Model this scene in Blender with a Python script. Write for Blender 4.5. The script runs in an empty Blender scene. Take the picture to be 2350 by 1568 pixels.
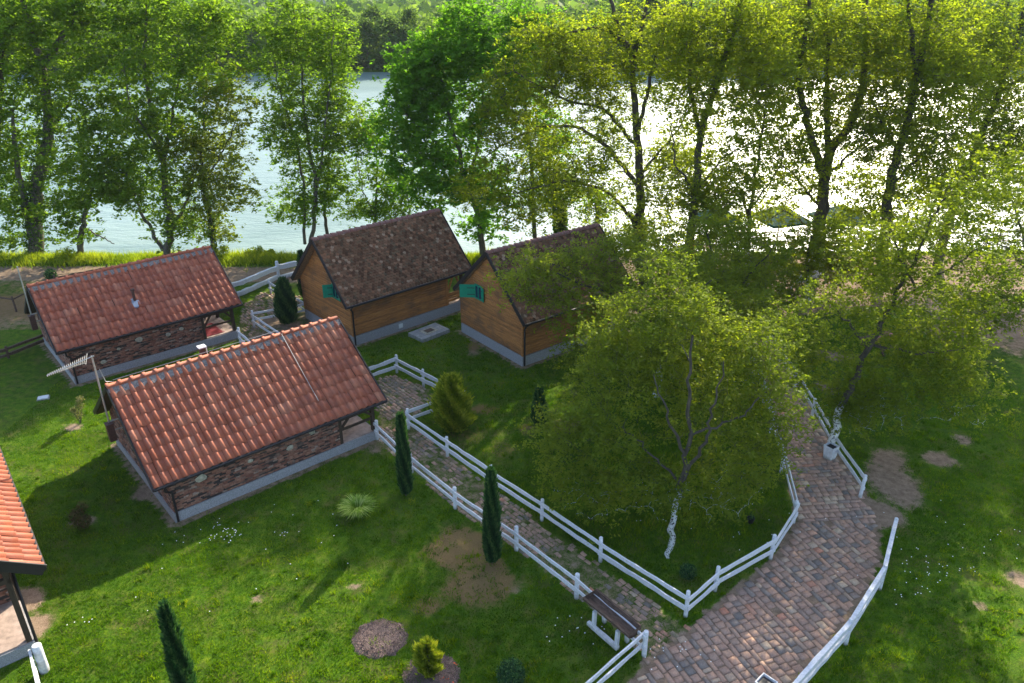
import bpy, math, random
import numpy as np
from math import radians as R, cos, sin, pi
random.seed(7); RNG = np.random.default_rng(11)
sc = bpy.context.scene
COL = sc.collection
# ------------------------------------------------------------------ camera
F_PX, PITCH, ROLL, H = 1793.2, 25.446, -0.2148, 18.0
cd = bpy.data.cameras.new('camera'); cam = bpy.data.objects.new('camera', cd); COL.objects.link(cam)
cd.sensor_width = 36; cd.lens = 36 * F_PX / 2350; cd.clip_start = .1; cd.clip_end = 9000
cam.location = (0, 0, H)
import mathutils
_c = mathutils.Matrix.Rotation(R(90 - PITCH), 4, 'X') @ mathutils.Matrix.Rotation(R(ROLL), 4, 'Z')
cam.matrix_world = mathutils.Matrix.Translation((0, 0, H)) @ _c
sc.camera = cam
# ------------------------------------------------------------------ light
SUN_AZ, SUN_EL = 23.5, 29.5          # degrees from +Y towards +X, above the horizon
w = bpy.data.worlds.new('World'); sc.world = w; w.use_nodes = True
wn = w.node_tree.nodes; bg = wn['Background']
sky = wn.new('ShaderNodeTexSky'); sky.sky_type = 'NISHITA'; sky.sun_disc = False
sky.sun_elevation = R(SUN_EL); sky.sun_rotation = R(SUN_AZ); sky.air_density = .9; sky.dust_density = 1.6; sky.ozone_density = 1.0
w.node_tree.links.new(sky.outputs[0], bg.inputs[0]); bg.inputs[1].default_value = 0.15
sl = bpy.data.lights.new('sun', 'SUN'); sl.energy = 5.0; sl.angle = R(.55); sl.color = (1, .90, .70)
so = bpy.data.objects.new('sun', sl); COL.objects.link(so)
sd = mathutils.Vector((sin(R(SUN_AZ)) * cos(R(SUN_EL)), cos(R(SUN_AZ)) * cos(R(SUN_EL)), sin(R(SUN_EL))))
so.rotation_euler = sd.to_track_quat('Z', 'Y').to_euler(); so.location = (20, 60, 60)
vs = sc.view_settings; vs.view_transform = 'Standard'; vs.look = 'None'; vs.exposure = 1.62; vs.gamma = 1; vs.use_curve_mapping = False
try:
    sc.cycles.max_bounces = 7; sc.cycles.diffuse_bounces = 3; sc.cycles.transmission_bounces = 4; sc.cycles.glossy_bounces = 3
    sc.cycles.transparent_max_bounces = 6; sc.cycles.caustics_reflective = False; sc.cycles.caustics_refractive = False
    sc.cycles.sample_clamp_indirect = 4
except Exception: pass

# ------------------------------------------------------------------ survey helpers: photo pixel (2350 wide) -> place in the world
_t = R(PITCH); _ro = R(ROLL)
FW = np.array([0, cos(_t), -sin(_t)]); UP = np.array([0, sin(_t), cos(_t)]); RT = np.array([1., 0, 0])
def ray(px, py):
    x, u = (px - 1175) / F_PX, (784 - py) / F_PX
    c, s = cos(_ro), sin(_ro)
    x, u = c * x - s * u, s * x + c * u
    return FW + RT * x + UP * u
def G(px, py, z=0.):                       # on the horizontal plane at height z
    d = ray(px, py); return np.array([0, 0, H]) + d * ((z - H) / d[2])
def W(px, py, Y):                          # at distance Y ahead
    d = ray(px, py); return np.array([0, 0, H]) + d * (Y / d[1])
def ZH(px, py, g):                         # height seen at px,py above ground point g
    d = ray(px, py); s = math.hypot(g[0], g[1]) / math.hypot(d[0], d[1]); return H + d[2] * s

# ------------------------------------------------------------------ materials
def new_mat(name):
    m = bpy.data.materials.new(name); m.use_nodes = True
    nt = m.node_tree; return m, nt, nt.nodes['Principled BSDF'], nt.nodes['Material Output']
def N(nt, typ, **kw):
    n = nt.nodes.new(typ)
    for k, v in kw.items():
        if k in ('ins',):
            for a, b in v.items(): n.inputs[a].default_value = b
        else: setattr(n, k, v)
    return n
def L(nt, a, b): nt.links.new(a, b)
def ramp(nt, fac, stops, interp='LINEAR'):
    r = nt.nodes.new('ShaderNodeValToRGB'); r.color_ramp.interpolation = interp
    e = r.color_ramp.elements
    while len(e) > 1: e.remove(e[-1])
    e[0].position, e[0].color = stops[0][0], (*stops[0][1], 1)
    for p, c in stops[1:]:
        x = e.new(p); x.color = (*c, 1)
    if fac is not None: L(nt, fac, r.inputs[0])
    return r
def coords(nt, kind='Object', scale=(1, 1, 1)):
    tc = N(nt, 'ShaderNodeTexCoord'); mp = N(nt, 'ShaderNodeMapping'); mp.inputs['Scale'].default_value = scale
    L(nt, tc.outputs[kind], mp.inputs['Vector']); return mp.outputs[0]
def noise(nt, vec, scale, detail=3, rough=.55, dist=0.):
    n = N(nt, 'ShaderNodeTexNoise'); n.inputs['Scale'].default_value = scale; n.inputs['Detail'].default_value = detail
    n.inputs['Roughness'].default_value = rough; n.inputs['Distortion'].default_value = dist
    if vec is not None: L(nt, vec, n.inputs['Vector'])
    return n.outputs['Fac']
def mix(nt, fac, a, b, mode='MIX'):
    m = N(nt, 'ShaderNodeMix'); m.data_type = 'RGBA'; m.blend_type = mode
    for s, v in ((m.inputs[0], fac), (m.inputs[6], a), (m.inputs[7], b)):
        if hasattr(v, 'links'): L(nt, v, s)
        elif isinstance(v, (int, float)): s.default_value = v
        else: s.default_value = (*v, 1)
    return m.outputs[2]
def math_(nt, op, a, b=None, clamp=False):
    m = N(nt, 'ShaderNodeMath', operation=op); m.use_clamp = clamp
    for i, v in enumerate((a, b)):
        if v is None: continue
        if hasattr(v, 'links'): L(nt, v, m.inputs[i])
        else: m.inputs[i].default_value = v
    return m.outputs[0]
def bump(nt, p, h, strength=.5, dist=.02):
    b = N(nt, 'ShaderNodeBump'); b.inputs['Strength'].default_value = strength; b.inputs['Distance'].default_value = dist
    L(nt, h, b.inputs['Height']); L(nt, b.outputs[0], p.inputs['Normal']); return b
def island(nt):
    return N(nt, 'ShaderNodeNewGeometry').outputs['Random Per Island']

def leaf_mat(name, stops, trans=.5, tcol=(1.35, 1.35, .55)):
    m, nt, p, out = new_mat(name); nt.nodes.remove(p)
    at = N(nt, 'ShaderNodeAttribute', attribute_name='tint')
    c = ramp(nt, at.outputs['Fac'], stops).outputs[0]
    tc = mix(nt, 1., c, tcol, 'MULTIPLY')
    d = N(nt, 'ShaderNodeBsdfDiffuse'); t = N(nt, 'ShaderNodeBsdfTranslucent'); g = N(nt, 'ShaderNodeBsdfGlossy')
    g.inputs['Roughness'].default_value = .45; g.inputs['Color'].default_value = (.6, .65, .55, 1)
    L(nt, c, d.inputs[0]); L(nt, tc, t.inputs[0])
    a = N(nt, 'ShaderNodeMixShader'); a.inputs[0].default_value = trans
    L(nt, d.outputs[0], a.inputs[1]); L(nt, t.outputs[0], a.inputs[2])
    b = N(nt, 'ShaderNodeMixShader'); b.inputs[0].default_value = .012
    L(nt, a.outputs[0], b.inputs[1]); L(nt, g.outputs[0], b.inputs[2]); L(nt, b.outputs[0], out.inputs[0])
    return m
LEAF = {
 'locust': leaf_mat('locust leaves', [(0, (.10, .145, .012)), (.45, (.19, .25, .018)), (.8, (.28, .33, .025)), (1, (.42, .40, .04))], 0.68),
 'bank': leaf_mat('riverside leaves', [(0, (.065, .13, .012)), (.5, (.135, .235, .018)), (1, (.24, .34, .04))], 0.64),
 'bright': leaf_mat('poplar leaves', [(0, (.055, .15, .012)), (.5, (.11, .255, .018)), (1, (.20, .36, .03))], 0.62),
 'olive': leaf_mat('olive leaves', [(0, (.08, .12, .012)), (.5, (.165, .215, .022)), (1, (.26, .29, .04))], 0.58),
 'lime': leaf_mat('lime leaves', [(0, (.08, .125, .012)), (.5, (.165, .225, .018)), (.85, (.27, .31, .025)), (1, (.46, .43, .04))], 0.62),
 'far': leaf_mat('far bank leaves', [(0, (.045, .09, .022)), (.5, (.085, .15, .035)), (1, (.15, .225, .05))], 0.55),
 'cypress': leaf_mat('cypress needles', [(0, (.010, .034, .016)), (.6, (.030, .090, .032)), (1, (.11, .21, .06))], .3),
 'thuja': leaf_mat('golden thuja', [(0, (.07, .11, .008)), (.5, (.18, .24, .015)), (1, (.42, .42, .04))], 0.4),
 'grassy': leaf_mat('ornamental grass', [(0, (.10, .22, .012)), (.6, (.28, .42, .06)), (1, (.55, .60, .25))], 0.5),
 'dry': leaf_mat('dry shrub', [(0, (.06, .09, .03)), (.5, (.17, .18, .07)), (1, (.34, .30, .16))], .4),
 'reddish': leaf_mat('reddish shrub', [(0, (.06, .05, .02)), (.5, (.13, .10, .04)), (1, (.06, .12, .02))], .4),
 'ivy': leaf_mat('ivy leaves', [(0, (.02, .06, .010)), (.5, (.05, .12, .012)), (1, (.13, .22, .03))], .45),
 'blade': leaf_mat('lawn blades', [(0, (.024, .080, .003)), (.5, (.075, .170, .004)), (.85, (.155, .25, .006)), (1, (.26, .28, .02))], 0.55, (1.4, 1.3, .4)),
 'bankgrass': leaf_mat('bank grass', [(0, (.09, .15, .010)), (.5, (.20, .28, .014)), (1, (.34, .38, .03))], .55),
}
def bark_mat(name, white_to=None, dark=(.020, .016, .012), light=(.085, .07, .052)):
    m, nt, p, out = new_mat(name)
    v = coords(nt, 'Object', (1, 1, .25)); n = noise(nt, v, 9, 5, .65)
    c = ramp(nt, n, [(.3, dark), (.7, light)]).outputs[0]
    if white_to:
        tc = N(nt, 'ShaderNodeTexCoord'); sx = N(nt, 'ShaderNodeSeparateXYZ'); L(nt, tc.outputs['Object'], sx.inputs[0])
        nn = noise(nt, coords(nt), 7, 4, .6)
        h = math_(nt, 'ADD', sx.outputs['Z'], math_(nt, 'MULTIPLY', math_(nt, 'SUBTRACT', nn, .5), 1.6))
        f = math_(nt, 'LESS_THAN', h, white_to)
        peel = math_(nt, 'LESS_THAN', noise(nt, coords(nt), 13, 3), .58)
        c = mix(nt, math_(nt, 'MULTIPLY', f, peel), c, (.62, .62, .60))
    L(nt, c, p.inputs['Base Color']); p.inputs['Roughness'].default_value = .9
    bump(nt, p, n, .7, .03); return m
BARK = {'dark': bark_mat('dark bark'), 'grey': bark_mat('grey bark', None, (.035, .03, .022), (.15, .13, .10)),
        'white': bark_mat('limewashed bark', 2.3), 'whitelow': bark_mat('low limewashed bark', 1.5)}

def simple(name, base, rough=.8, var=.25, scale=6, bumps=.3, bdist=.01, metal=0, spec=.3, stretch=(1, 1, 1), island_var=0.):
    m, nt, p, out = new_mat(name)
    n = noise(nt, coords(nt, 'Object', stretch), scale, 5, .6)
    lo = tuple(x * (1 - var) for x in base); hi = tuple(min(1, x * (1 + var)) for x in base)
    c = ramp(nt, n, [(.3, lo), (.7, hi)]).outputs[0]
    if island_var:
        r = ramp(nt, island(nt), [(0, (1 - island_var,) * 3), (1, (1 + island_var,) * 3)]).outputs[0]
        c = mix(nt, 1., c, r, 'MULTIPLY')
    L(nt, c, p.inputs['Base Color']); p.inputs['Roughness'].default_value = rough
    p.inputs['Metallic'].default_value = metal; p.inputs['Specular IOR Level'].default_value = spec
    if bumps: bump(nt, p, n, bumps, bdist)
    return m
M = {}
def worn_white(name='worn white paint', chips=.34):
    m, nt, p, out = new_mat(name)
    n = noise(nt, coords(nt), 11, 6, .7); k = ramp(nt, n, [(chips - .06, (.17, .15, .13)), (chips + .03, (.46, .47, .49)), (.62, (.62, .63, .66)), (.8, (.70, .71, .74))]).outputs[0]
    tc = N(nt, 'ShaderNodeTexCoord'); sx = N(nt, 'ShaderNodeSeparateXYZ'); L(nt, tc.outputs['Object'], sx.inputs[0])
    lo = math_(nt, 'ADD', sx.outputs['Z'], math_(nt, 'MULTIPLY', noise(nt, coords(nt), 6, 4), .35)); k = mix(nt, ramp(nt, lo, [(.16, (.8,) * 3), (.36, (0,) * 3)]).outputs[0], k, (.13, .13, .08))
    L(nt, k, p.inputs['Base Color']); p.inputs['Roughness'].default_value = .75; bump(nt, p, n, .5, .012); return m
M['worn_white'] = worn_white(); M['white_wood'] = worn_white('white painted wood', .26)
M['dark_wood'] = simple('dark stained wood', (.045, .030, .020), .7, .4, 20, .4, .006, stretch=(1, 1, .2))
M['brown_wood'] = simple('old brown wood', (.085, .055, .040), .85, .5, 14, .6, .012, stretch=(.4, 1, 1))
M['fascia'] = simple('dark metal trim', (.020, .017, .018), .45, .2, 20, .1)
M['steel'] = simple('galvanised steel', (.38, .38, .37), .45, .2, 30, .1, metal=.6)
M['zinc'] = simple('zinc flashing', (.22, .26, .32), .4, .2, 12, .2, metal=.3)
M['pipe'] = simple('rusty stove pipe', (.07, .035, .028), .6, .5, 20, .3)
M['mortar'] = simple('grey roof mortar', (.17, .15, .14), .95, .5, 16, 1., .03)
M['concrete'] = simple('concrete', (.26, .26, .25), .9, .3, 7, .5, .01)
M['white_plate'] = simple('white plastic', (.6, .62, .62), .6, .1)
M['plaster'] = simple('roughcast plinth', (.27, .27, .28), .95, .35, 30, 1., .02)
M['green_paint'] = simple('green paint', (.004, .20, .115), .45, .12, 8, .1)
M['glass'] = simple('window glass', (.012, .02, .06), .08, .1, 3, 0, spec=.8)
M['red_cloth'] = simple('red fabric', (.15, .006, .016), .8, .2, 8, .2)
M['tan_floor'] = simple('porch floor boards', (.33, .25, .21), .8, .3, 5, .2)
M['black'] = simple('black plastic', (.008, .008, .012), .5, .2)
M['mulch'] = simple('bark mulch', (.12, .085, .075), 1, .7, 30, 1., .03)
M['parasol'] = simple('dark green canvas', (.010, .075, .050), .8, .2, 5, .2)
M['raw_wood'] = simple('raw timber', (.23, .16, .10), .85, .4, 12, .4, stretch=(1, 1, .3))
M['orange'] = simple('orange cloth', (.6, .10, .03), .8, .1)
M['skin'] = simple('skin', (.42, .25, .18), .6, .05)
M['hair'] = simple('dark hair', (.02, .014, .01), .6, .1)
M['shirt'] = simple('yellow green shirt', (.35, .38, .10), .9, .1)
M['jeans'] = simple('blue trousers', (.02, .05, .26), .9, .15)
M['pink'] = simple('faded pink cloth', (.40, .14, .17), .85, .15)
M['daisy'] = simple('daisy petals', (.75, .75, .72), .8, .05, bumps=0)
M['house_wall'] = simple('pale render', (.5, .48, .44), .9, .1)
M['house_roof'] = simple('far red roof', (.25, .10, .07), .9, .2)

def tile_mat():
    m, nt, p, out = new_mat('terracotta tile')
    r = island(nt); c = ramp(nt, r, [(0, (.27, .078, .042)), (.35, (.34, .10, .054)), (.8, (.39, .125, .068)), (1, (.43, .18, .11))]).outputs[0]
    n = noise(nt, coords(nt), 3.5, 5, .65); c = mix(nt, ramp(nt, n, [(.42, (0,) * 3), (.62, (1,) * 3)]).outputs[0], c, mix(nt, .5, c, (.27, .12, .09)))
    n2 = noise(nt, coords(nt), 40, 3); c = mix(nt, 1., c, ramp(nt, n2, [(.3, (.82,) * 3), (.7, (1.1,) * 3)]).outputs[0], 'MULTIPLY')
    L(nt, c, p.inputs['Base Color']); p.inputs['Roughness'].default_value = .7; p.inputs['Specular IOR Level'].default_value = .25
    bump(nt, p, n2, .2, .004); return m
M['tile'] = tile_mat()
def shingle_mat():
    m, nt, p, out = new_mat('old flat tiles')
    r = island(nt); c = ramp(nt, r, [(0, (.06, .030, .016)), (.35, (.115, .058, .032)), (.75, (.15, .080, .046)), (.92, (.20, .095, .052)), (1, (.27, .19, .13))]).outputs[0]
    n = noise(nt, coords(nt), 5, 5, .7); c = mix(nt, ramp(nt, n, [(.5, (0,) * 3), (.7, (1,) * 3)]).outputs[0], c, (.085, .078, .050))
    n3 = noise(nt, coords(nt), 26, 2); c = mix(nt, ramp(nt, n3, [(.66, (0,) * 3), (.74, (1,) * 3)]).outputs[0], c, (.24, .20, .18))
    L(nt, c, p.inputs['Base Color']); p.inputs['Roughness'].default_value = 1.; p.inputs['Specular IOR Level'].default_value = .08; bump(nt, p, n3, .3, .006); return m
M['shingle'] = shingle_mat()
def ridge_mat():
    m, nt, p, out = new_mat('lichened ridge tile')
    n = noise(nt, coords(nt), 12, 4, .7); c = ramp(nt, n, [(.35, (.22, .085, .065)), (.55, (.19, .10, .085)), (.7, (.24, .21, .20))]).outputs[0]
    L(nt, c, p.inputs['Base Color']); p.inputs['Roughness'].default_value = .9; bump(nt, p, n, .4, .01); return m
M['old_ridge'] = ridge_mat()
def brickwall_mat():
    m, nt, p, out = new_mat('reclaimed bricks')
    r = island(nt); c = ramp(nt, r, [(0, (.035, .026, .022)), (.16, (.055, .040, .034)), (.22, (.19, .075, .050)), (.55, (.28, .125, .08)), (.75, (.34, .18, .125)), (.9, (.14, .09, .07)), (1, (.40, .29, .23))]).outputs[0]
    n = noise(nt, coords(nt), 14, 4, .7); c = mix(nt, 1., c, ramp(nt, n, [(.3, (.55,) * 3), (.7, (1.2,) * 3)]).outputs[0], 'MULTIPLY')
    L(nt, c, p.inputs['Base Color']); p.inputs['Roughness'].default_value = .95; bump(nt, p, n, .6, .01); return m
M['brick'] = brickwall_mat()
M['joint'] = simple('dark mortar joints', (.055, .042, .036), 1, .4, 12, .6)
M['stone'] = simple('pale field stone', (.34, .31, .24), .95, .35, 10, .8, .02)
def paver_mat(name, moss):
    m, nt, p, out = new_mat(name)
    r = island(nt)
    c = ramp(nt, r, [(0, (.14, .12, .11)), (.12, (.23, .18, .15)), (.3, (.33, .20, .145)), (.6, (.43, .26, .18)), (.8, (.30, .19, .14)), (.93, (.48, .36, .25)), (1, (.45, .17, .10))]).outputs[0]
    n = noise(nt, coords(nt), 2.1, 5, .7); c = mix(nt, ramp(nt, n, [(.45, (0,) * 3), (.75, (.5,) * 3)]).outputs[0], c, (.30, .25, .21))
    n2 = noise(nt, coords(nt), 22, 4, .7); c = mix(nt, 1., c, ramp(nt, n2, [(.3, (.7,) * 3), (.7, (1.15,) * 3)]).outputs[0], 'MULTIPLY')
    if moss: c = mix(nt, ramp(nt, noise(nt, coords(nt), 1.6, 5, .7), [(.45, (0,) * 3), (.65, (.6,) * 3)]).outputs[0], c, (.075, .085, .03))
    L(nt, c, p.inputs['Base Color']); p.inputs['Roughness'].default_value = .85; bump(nt, p, n2, .4, .008); return m
M['paver'] = paver_mat('brick pavers', False); M['paver_mossy'] = paver_mat('mossy brick pavers', True)
def clad_mat():
    m, nt, p, out = new_mat('larch cladding')
    r = island(nt); v = coords(nt, 'Object', (.5, .5, 5)); n = noise(nt, v, 4, 5, .65)
    c = ramp(nt, n, [(.25, (.16, .065, .018)), (.5, (.31, .13, .034)), (.75, (.42, .19, .055))]).outputs[0]
    c = mix(nt, 1., c, ramp(nt, r, [(0, (.75, .72, .7)), (1, (1.2, 1.15, 1.1))]).outputs[0], 'MULTIPLY')
    wth = noise(nt, coords(nt, 'Object', (1, 1, 1.6)), .8, 5, .65)   # weathered grey-brown patches
    c = mix(nt, ramp(nt, wth, [(.50, (0,) * 3), (.68, (.75,) * 3)]).outputs[0], c, (.095, .055, .030))
    L(nt, c, p.inputs['Base Color']); p.inputs['Roughness'].default_value = .7; bump(nt, p, n, .3, .006); return m
M['clad'] = clad_mat()

def ground_mat():
    m, nt, p, out = new_mat('lawn and bare earth')
    v = coords(nt)
    g1 = noise(nt, v, .35, 6, .6); g2 = noise(nt, v, 3.2, 5, .7); g3 = noise(nt, v, 28, 4, .75)
    grass = ramp(nt, g2, [(.28, (.022, .062, .003)), (.5, (.055, .12, .004)), (.72, (.125, .175, .008))]).outputs[0]
    grass = mix(nt, 1., grass, ramp(nt, g3, [(.3, (.45,) * 3), (.7, (1.45,) * 3)]).outputs[0], 'MULTIPLY')
    g4 = noise(nt, v, 1.1, 6, .7); grass = mix(nt, ramp(nt, g4, [(.50, (0,) * 3), (.70, (.65,) * 3)]).outputs[0], grass, (.13, .10, .04))
    grass = mix(nt, ramp(nt, g1, [(.5, (0,) * 3), (.72, (.30,) * 3)]).outputs[0], grass, (.10, .095, .025))
    earth = ramp(nt, g2, [(.3, (.15, .10, .068)), (.7, (.32, .235, .165))]).outputs[0]
    earth = mix(nt, 1., earth, ramp(nt, g3, [(.3, (.7,) * 3), (.7, (1.2,) * 3)]).outputs[0], 'MULTIPLY')
    a = N(nt, 'ShaderNodeAttribute', attribute_name='earth')
    e = math_(nt, 'ADD', a.outputs['Fac'], math_(nt, 'MULTIPLY', math_(nt, 'SUBTRACT', g2, .5), .9))
    e = math_(nt, 'ADD', e, math_(nt, 'MULTIPLY', math_(nt, 'SUBTRACT', g3, .5), .5))
    f = ramp(nt, e, [(.38, (0,) * 3), (.66, (1,) * 3)]).outputs[0]
    c = mix(nt, f, grass, earth)
    a2 = N(nt, 'ShaderNodeAttribute', attribute_name='straw')
    s = ramp(nt, math_(nt, 'ADD', a2.outputs['Fac'], math_(nt, 'MULTIPLY', math_(nt, 'SUBTRACT', g2, .5), 1.)), [(.4, (0,) * 3), (.8, (.8,) * 3)]).outputs[0]
    c = mix(nt, s, c, mix(nt, g3, (.10, .06, .03), (.30, .18, .09)))
    L(nt, c, p.inputs['Base Color']); p.inputs['Roughness'].default_value = 1.; p.inputs['Specular IOR Level'].default_value = .1
    bump(nt, p, math_(nt, 'ADD', g3, g2), .9, .04); return m
M['ground'] = ground_mat()
def water_mat():
    m, nt, p, out = new_mat('river water')
    v = coords(nt, 'Object', (.55, 1.5, 1)); n1 = noise(nt, v, .9, 6, .62, .5); v2 = coords(nt, 'Object', (.10, .22, 1)); n2 = noise(nt, v2, .5, 3, .5, .8)
    n3 = noise(nt, coords(nt, 'Object', (1, 2.4, 1)), 4.5, 3, .6)
    h = math_(nt, 'ADD', math_(nt, 'MULTIPLY', n1, 1.), math_(nt, 'ADD', math_(nt, 'MULTIPLY', n2, .5), math_(nt, 'MULTIPLY', n3, .18)))
    c = ramp(nt, n2, [(.35, (.13, .205, .195)), (.65, (.19, .27, .255))]).outputs[0]
    L(nt, c, p.inputs['Base Color']); p.inputs['Roughness'].default_value = .30; p.inputs['IOR'].default_value = 1.33
    p.inputs['Specular IOR Level'].default_value = .8
    bump(nt, p, h, 1., .17); return m
M['water'] = water_mat()
M['hill'] = simple('wooded hills', (.035, .07, .04), 1, .4, .01, 0)

# ------------------------------------------------------------------ object helpers
def tag(o, label=None, cat=None, group=None, kind=None):
    if label: o['label'] = label
    if cat: o['category'] = cat
    if group: o['group'] = group
    if kind: o['kind'] = kind
    return o
def thing(name, loc, rz, label, cat, group=None):
    o = bpy.data.objects.new(name, None); COL.objects.link(o); o.empty_display_size = .2
    o.location = tuple(float(v) for v in loc); o.rotation_euler = (0, 0, rz); return tag(o, label, cat, group)
def npmesh(name, V, F, mat, parent=None, smooth=False, attrs=None, uv=None):
    V = np.asarray(V, dtype=np.float32); F = np.asarray(F, dtype=np.int32)
    me = bpy.data.meshes.new(name); k = F.shape[1]
    me.vertices.add(len(V)); me.vertices.foreach_set('co', V.ravel())
    me.loops.add(F.size); me.loops.foreach_set('vertex_index', F.ravel())
    me.polygons.add(len(F)); me.polygons.foreach_set('loop_start', np.arange(0, F.size, k, dtype=np.int32))
    try: me.polygons.foreach_set('loop_total', np.full(len(F), k, dtype=np.int32))
    except Exception: pass
    if smooth: me.polygons.foreach_set('use_smooth', np.ones(len(F), dtype=bool))
    for an, (dom, arr) in (attrs or {}).items():
        a = me.attributes.new(an, 'FLOAT', dom); a.data.foreach_set('value', np.asarray(arr, dtype=np.float32))
    me.update(calc_edges=True); me.materials.append(mat)
    o = bpy.data.objects.new(name, me); COL.objects.link(o); o.parent = parent; return o
class MB:
    def __init__(s): s.v = []; s.f = []; s.sm = []
    def poly(s, pts, faces, smooth=False):
        b = len(s.v); s.v += [tuple(float(c) for c in p) for p in pts]
        s.f += [tuple(i + b for i in f) for f in faces]; s.sm += [smooth] * len(faces)
    def box(s, x0, x1, y0, y1, z0, z1):
        s.poly([(x, y, z) for z in (z0, z1) for y in (y0, y1) for x in (x0, x1)],
               [(0, 2, 3, 1), (4, 5, 7, 6), (0, 1, 5, 4), (2, 6, 7, 3), (0, 4, 6, 2), (1, 3, 7, 5)])
    def bar(s, p, q, w, h, up=(0, 0, 1), wob=0., n=1):
        p = np.array(p, float); q = np.array(q, float); d = q - p; Ln = np.linalg.norm(d); d /= Ln
        u = np.array(up, float); sd_ = np.cross(d, u); sd_ /= np.linalg.norm(sd_); u = np.cross(sd_, d)
        pts = []
        for i in range(n + 1):
            c = p + (q - p) * i / n; j = (lambda a: a * (1 + random.uniform(-wob, wob)))
            o1 = u * random.uniform(-wob, wob) * h * .6; hw, hh = j(w) / 2, j(h) / 2
            pts += [c + o1 - sd_ * hw - u * hh, c + o1 + sd_ * hw - u * hh, c + o1 + sd_ * hw + u * hh, c + o1 - sd_ * hw + u * hh]
        f = [(0, 3, 2, 1), tuple(4 * n + k for k in (0, 1, 2, 3))]
        for i in range(n):
            for k in range(4): a = 4 * i + k; b = 4 * i + (k + 1) % 4; f.append((a, b, b + 4, a + 4))
        s.poly(pts, f)
    def tube(s, pts, rad, k=8, caps=True, smooth=True, squash=1.):
        pts = [np.array(p, float) for p in pts]; n = len(pts)
        if not hasattr(rad, '__len__'): rad = [rad] * n
        V = []
        for i, p in enumerate(pts):
            d = pts[min(i + 1, n - 1)] - pts[max(i - 1, 0)]; d = d / (np.linalg.norm(d) + 1e-9)
            ref = np.array([1., 0, 0]) if abs(d[0]) < .8 else np.array([0, 1., 0])
            a = np.cross(d, ref); a /= np.linalg.norm(a); b = np.cross(d, a)
            for j in range(k):
                t = 2 * pi * j / k; V.append(p + (a * cos(t) + b * sin(t) * squash) * rad[i])
        f = [(i * k + j, i * k + (j + 1) % k, (i + 1) * k + (j + 1) % k, (i + 1) * k + j) for i in range(n - 1) for j in range(k)]
        s.poly(V, f, smooth)
        if caps: s.poly(V[:k], [tuple(range(k))]); s.poly(V[-k:], [tuple(range(k - 1, -1, -1))])
    def lathe(s, prof, c=(0, 0, 0), k=16):
        V = [(c[0] + r * cos(2 * pi * j / k), c[1] + r * sin(2 * pi * j / k), c[2] + z) for r, z in prof for j in range(k)]
        f = [(i * k + j, i * k + (j + 1) % k, (i + 1) * k + (j + 1) % k, (i + 1) * k + j) for i in range(len(prof) - 1) for j in range(k)]
        s.poly(V, f, True)
    def build(s, name, mat, parent=None, label=None):
        me = bpy.data.meshes.new(name); me.from_pydata(s.v, [], s.f); me.update()
        me.polygons.foreach_set('use_smooth', s.sm); me.materials.append(mat)
        o = bpy.data.objects.new(name, me); COL.objects.link(o); o.parent = parent
        if label: o['label'] = label
        return o
def pip(x, y, poly):
    poly = np.asarray(poly)[:, :2]; ins = np.zeros(x.shape, bool); j = len(poly) - 1
    for i in range(len(poly)):
        xi, yi = poly[i]; xj, yj = poly[j]
        c = ((yi > y) != (yj > y)) & (x < (xj - xi) * (y - yi) / (yj - yi + 1e-12) + xi); ins ^= c; j = i
    return ins
def vnoise(x, y, s, seed=0):              # smooth value noise 0..1
    r = np.random.default_rng(seed); T = r.random((64, 64)); x = x / s; y = y / s
    xi = np.floor(x).astype(int); yi = np.floor(y).astype(int); fx = x - xi; fy = y - yi
    fx = fx * fx * (3 - 2 * fx); fy = fy * fy * (3 - 2 * fy); g = lambda a, b: T[a % 64, b % 64]
    return (g(xi, yi) * (1 - fx) + g(xi + 1, yi) * fx) * (1 - fy) + (g(xi, yi + 1) * (1 - fx) + g(xi + 1, yi + 1) * fx) * fy

# ------------------------------------------------------------------ layout
PX = lambda *a: [G(*p)[:2] for p in a]
MAIN_PATH = PX((1380, 1640), (1470, 1545), (1592, 1442), (1700, 1352), (1790, 1272), (1836, 1190), (1815, 1090), (1795, 1010), (1775, 940), (1745, 860), (1712, 780),
               (1770, 770), (1805, 850), (1855, 935), (1900, 1010), (1950, 1085), (1985, 1145), (2010, 1210), (2012, 1290), (1975, 1370), (1910, 1460), (1790, 1580), (1700, 1680))
SIDE_PATH = PX((862, 925), (870, 870), (905, 862), (985, 893), (1008, 912), (940, 968), (1030, 1042), (1130, 1120), (1245, 1205), (1380, 1300), (1480, 1368), (1590, 1440), (1480, 1535),
               (1478, 1500), (1325, 1372), (1190, 1268), (1048, 1168), (950, 1088), (872, 1015))
BACK_PATH = PX((556, 700), (600, 672), (690, 680), (700, 705), (585, 728), (648, 775), (600, 790), (552, 755))
HUTS = {  # x, y, angle, length, half span, eave z, ridge z, wall inset, gable inset
 'A': (-21.306, 32.819, .711, 8.989, 3.18, 1.908, 4.217, .12, .45),
 'B': (-12.461, 22.318, .714, 9.459, 3.49, 1.764, 4.301, .12, .50),
 'C': (-8.463, 36.819, .735, 8.275, 2.837, 2.451, 5.343, .30, .40),
 'D': (0.588, 34.493, .66, 7.6, 3.0, 2.50, 5.307, .35, .20)}
_e = G(95, 1305, 2.9)
HUTS['E'] = (float(_e[0]), float(_e[1]), R(128.7), 9.0, 3.3, 2.9, 5.2, .75, .30)
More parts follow.
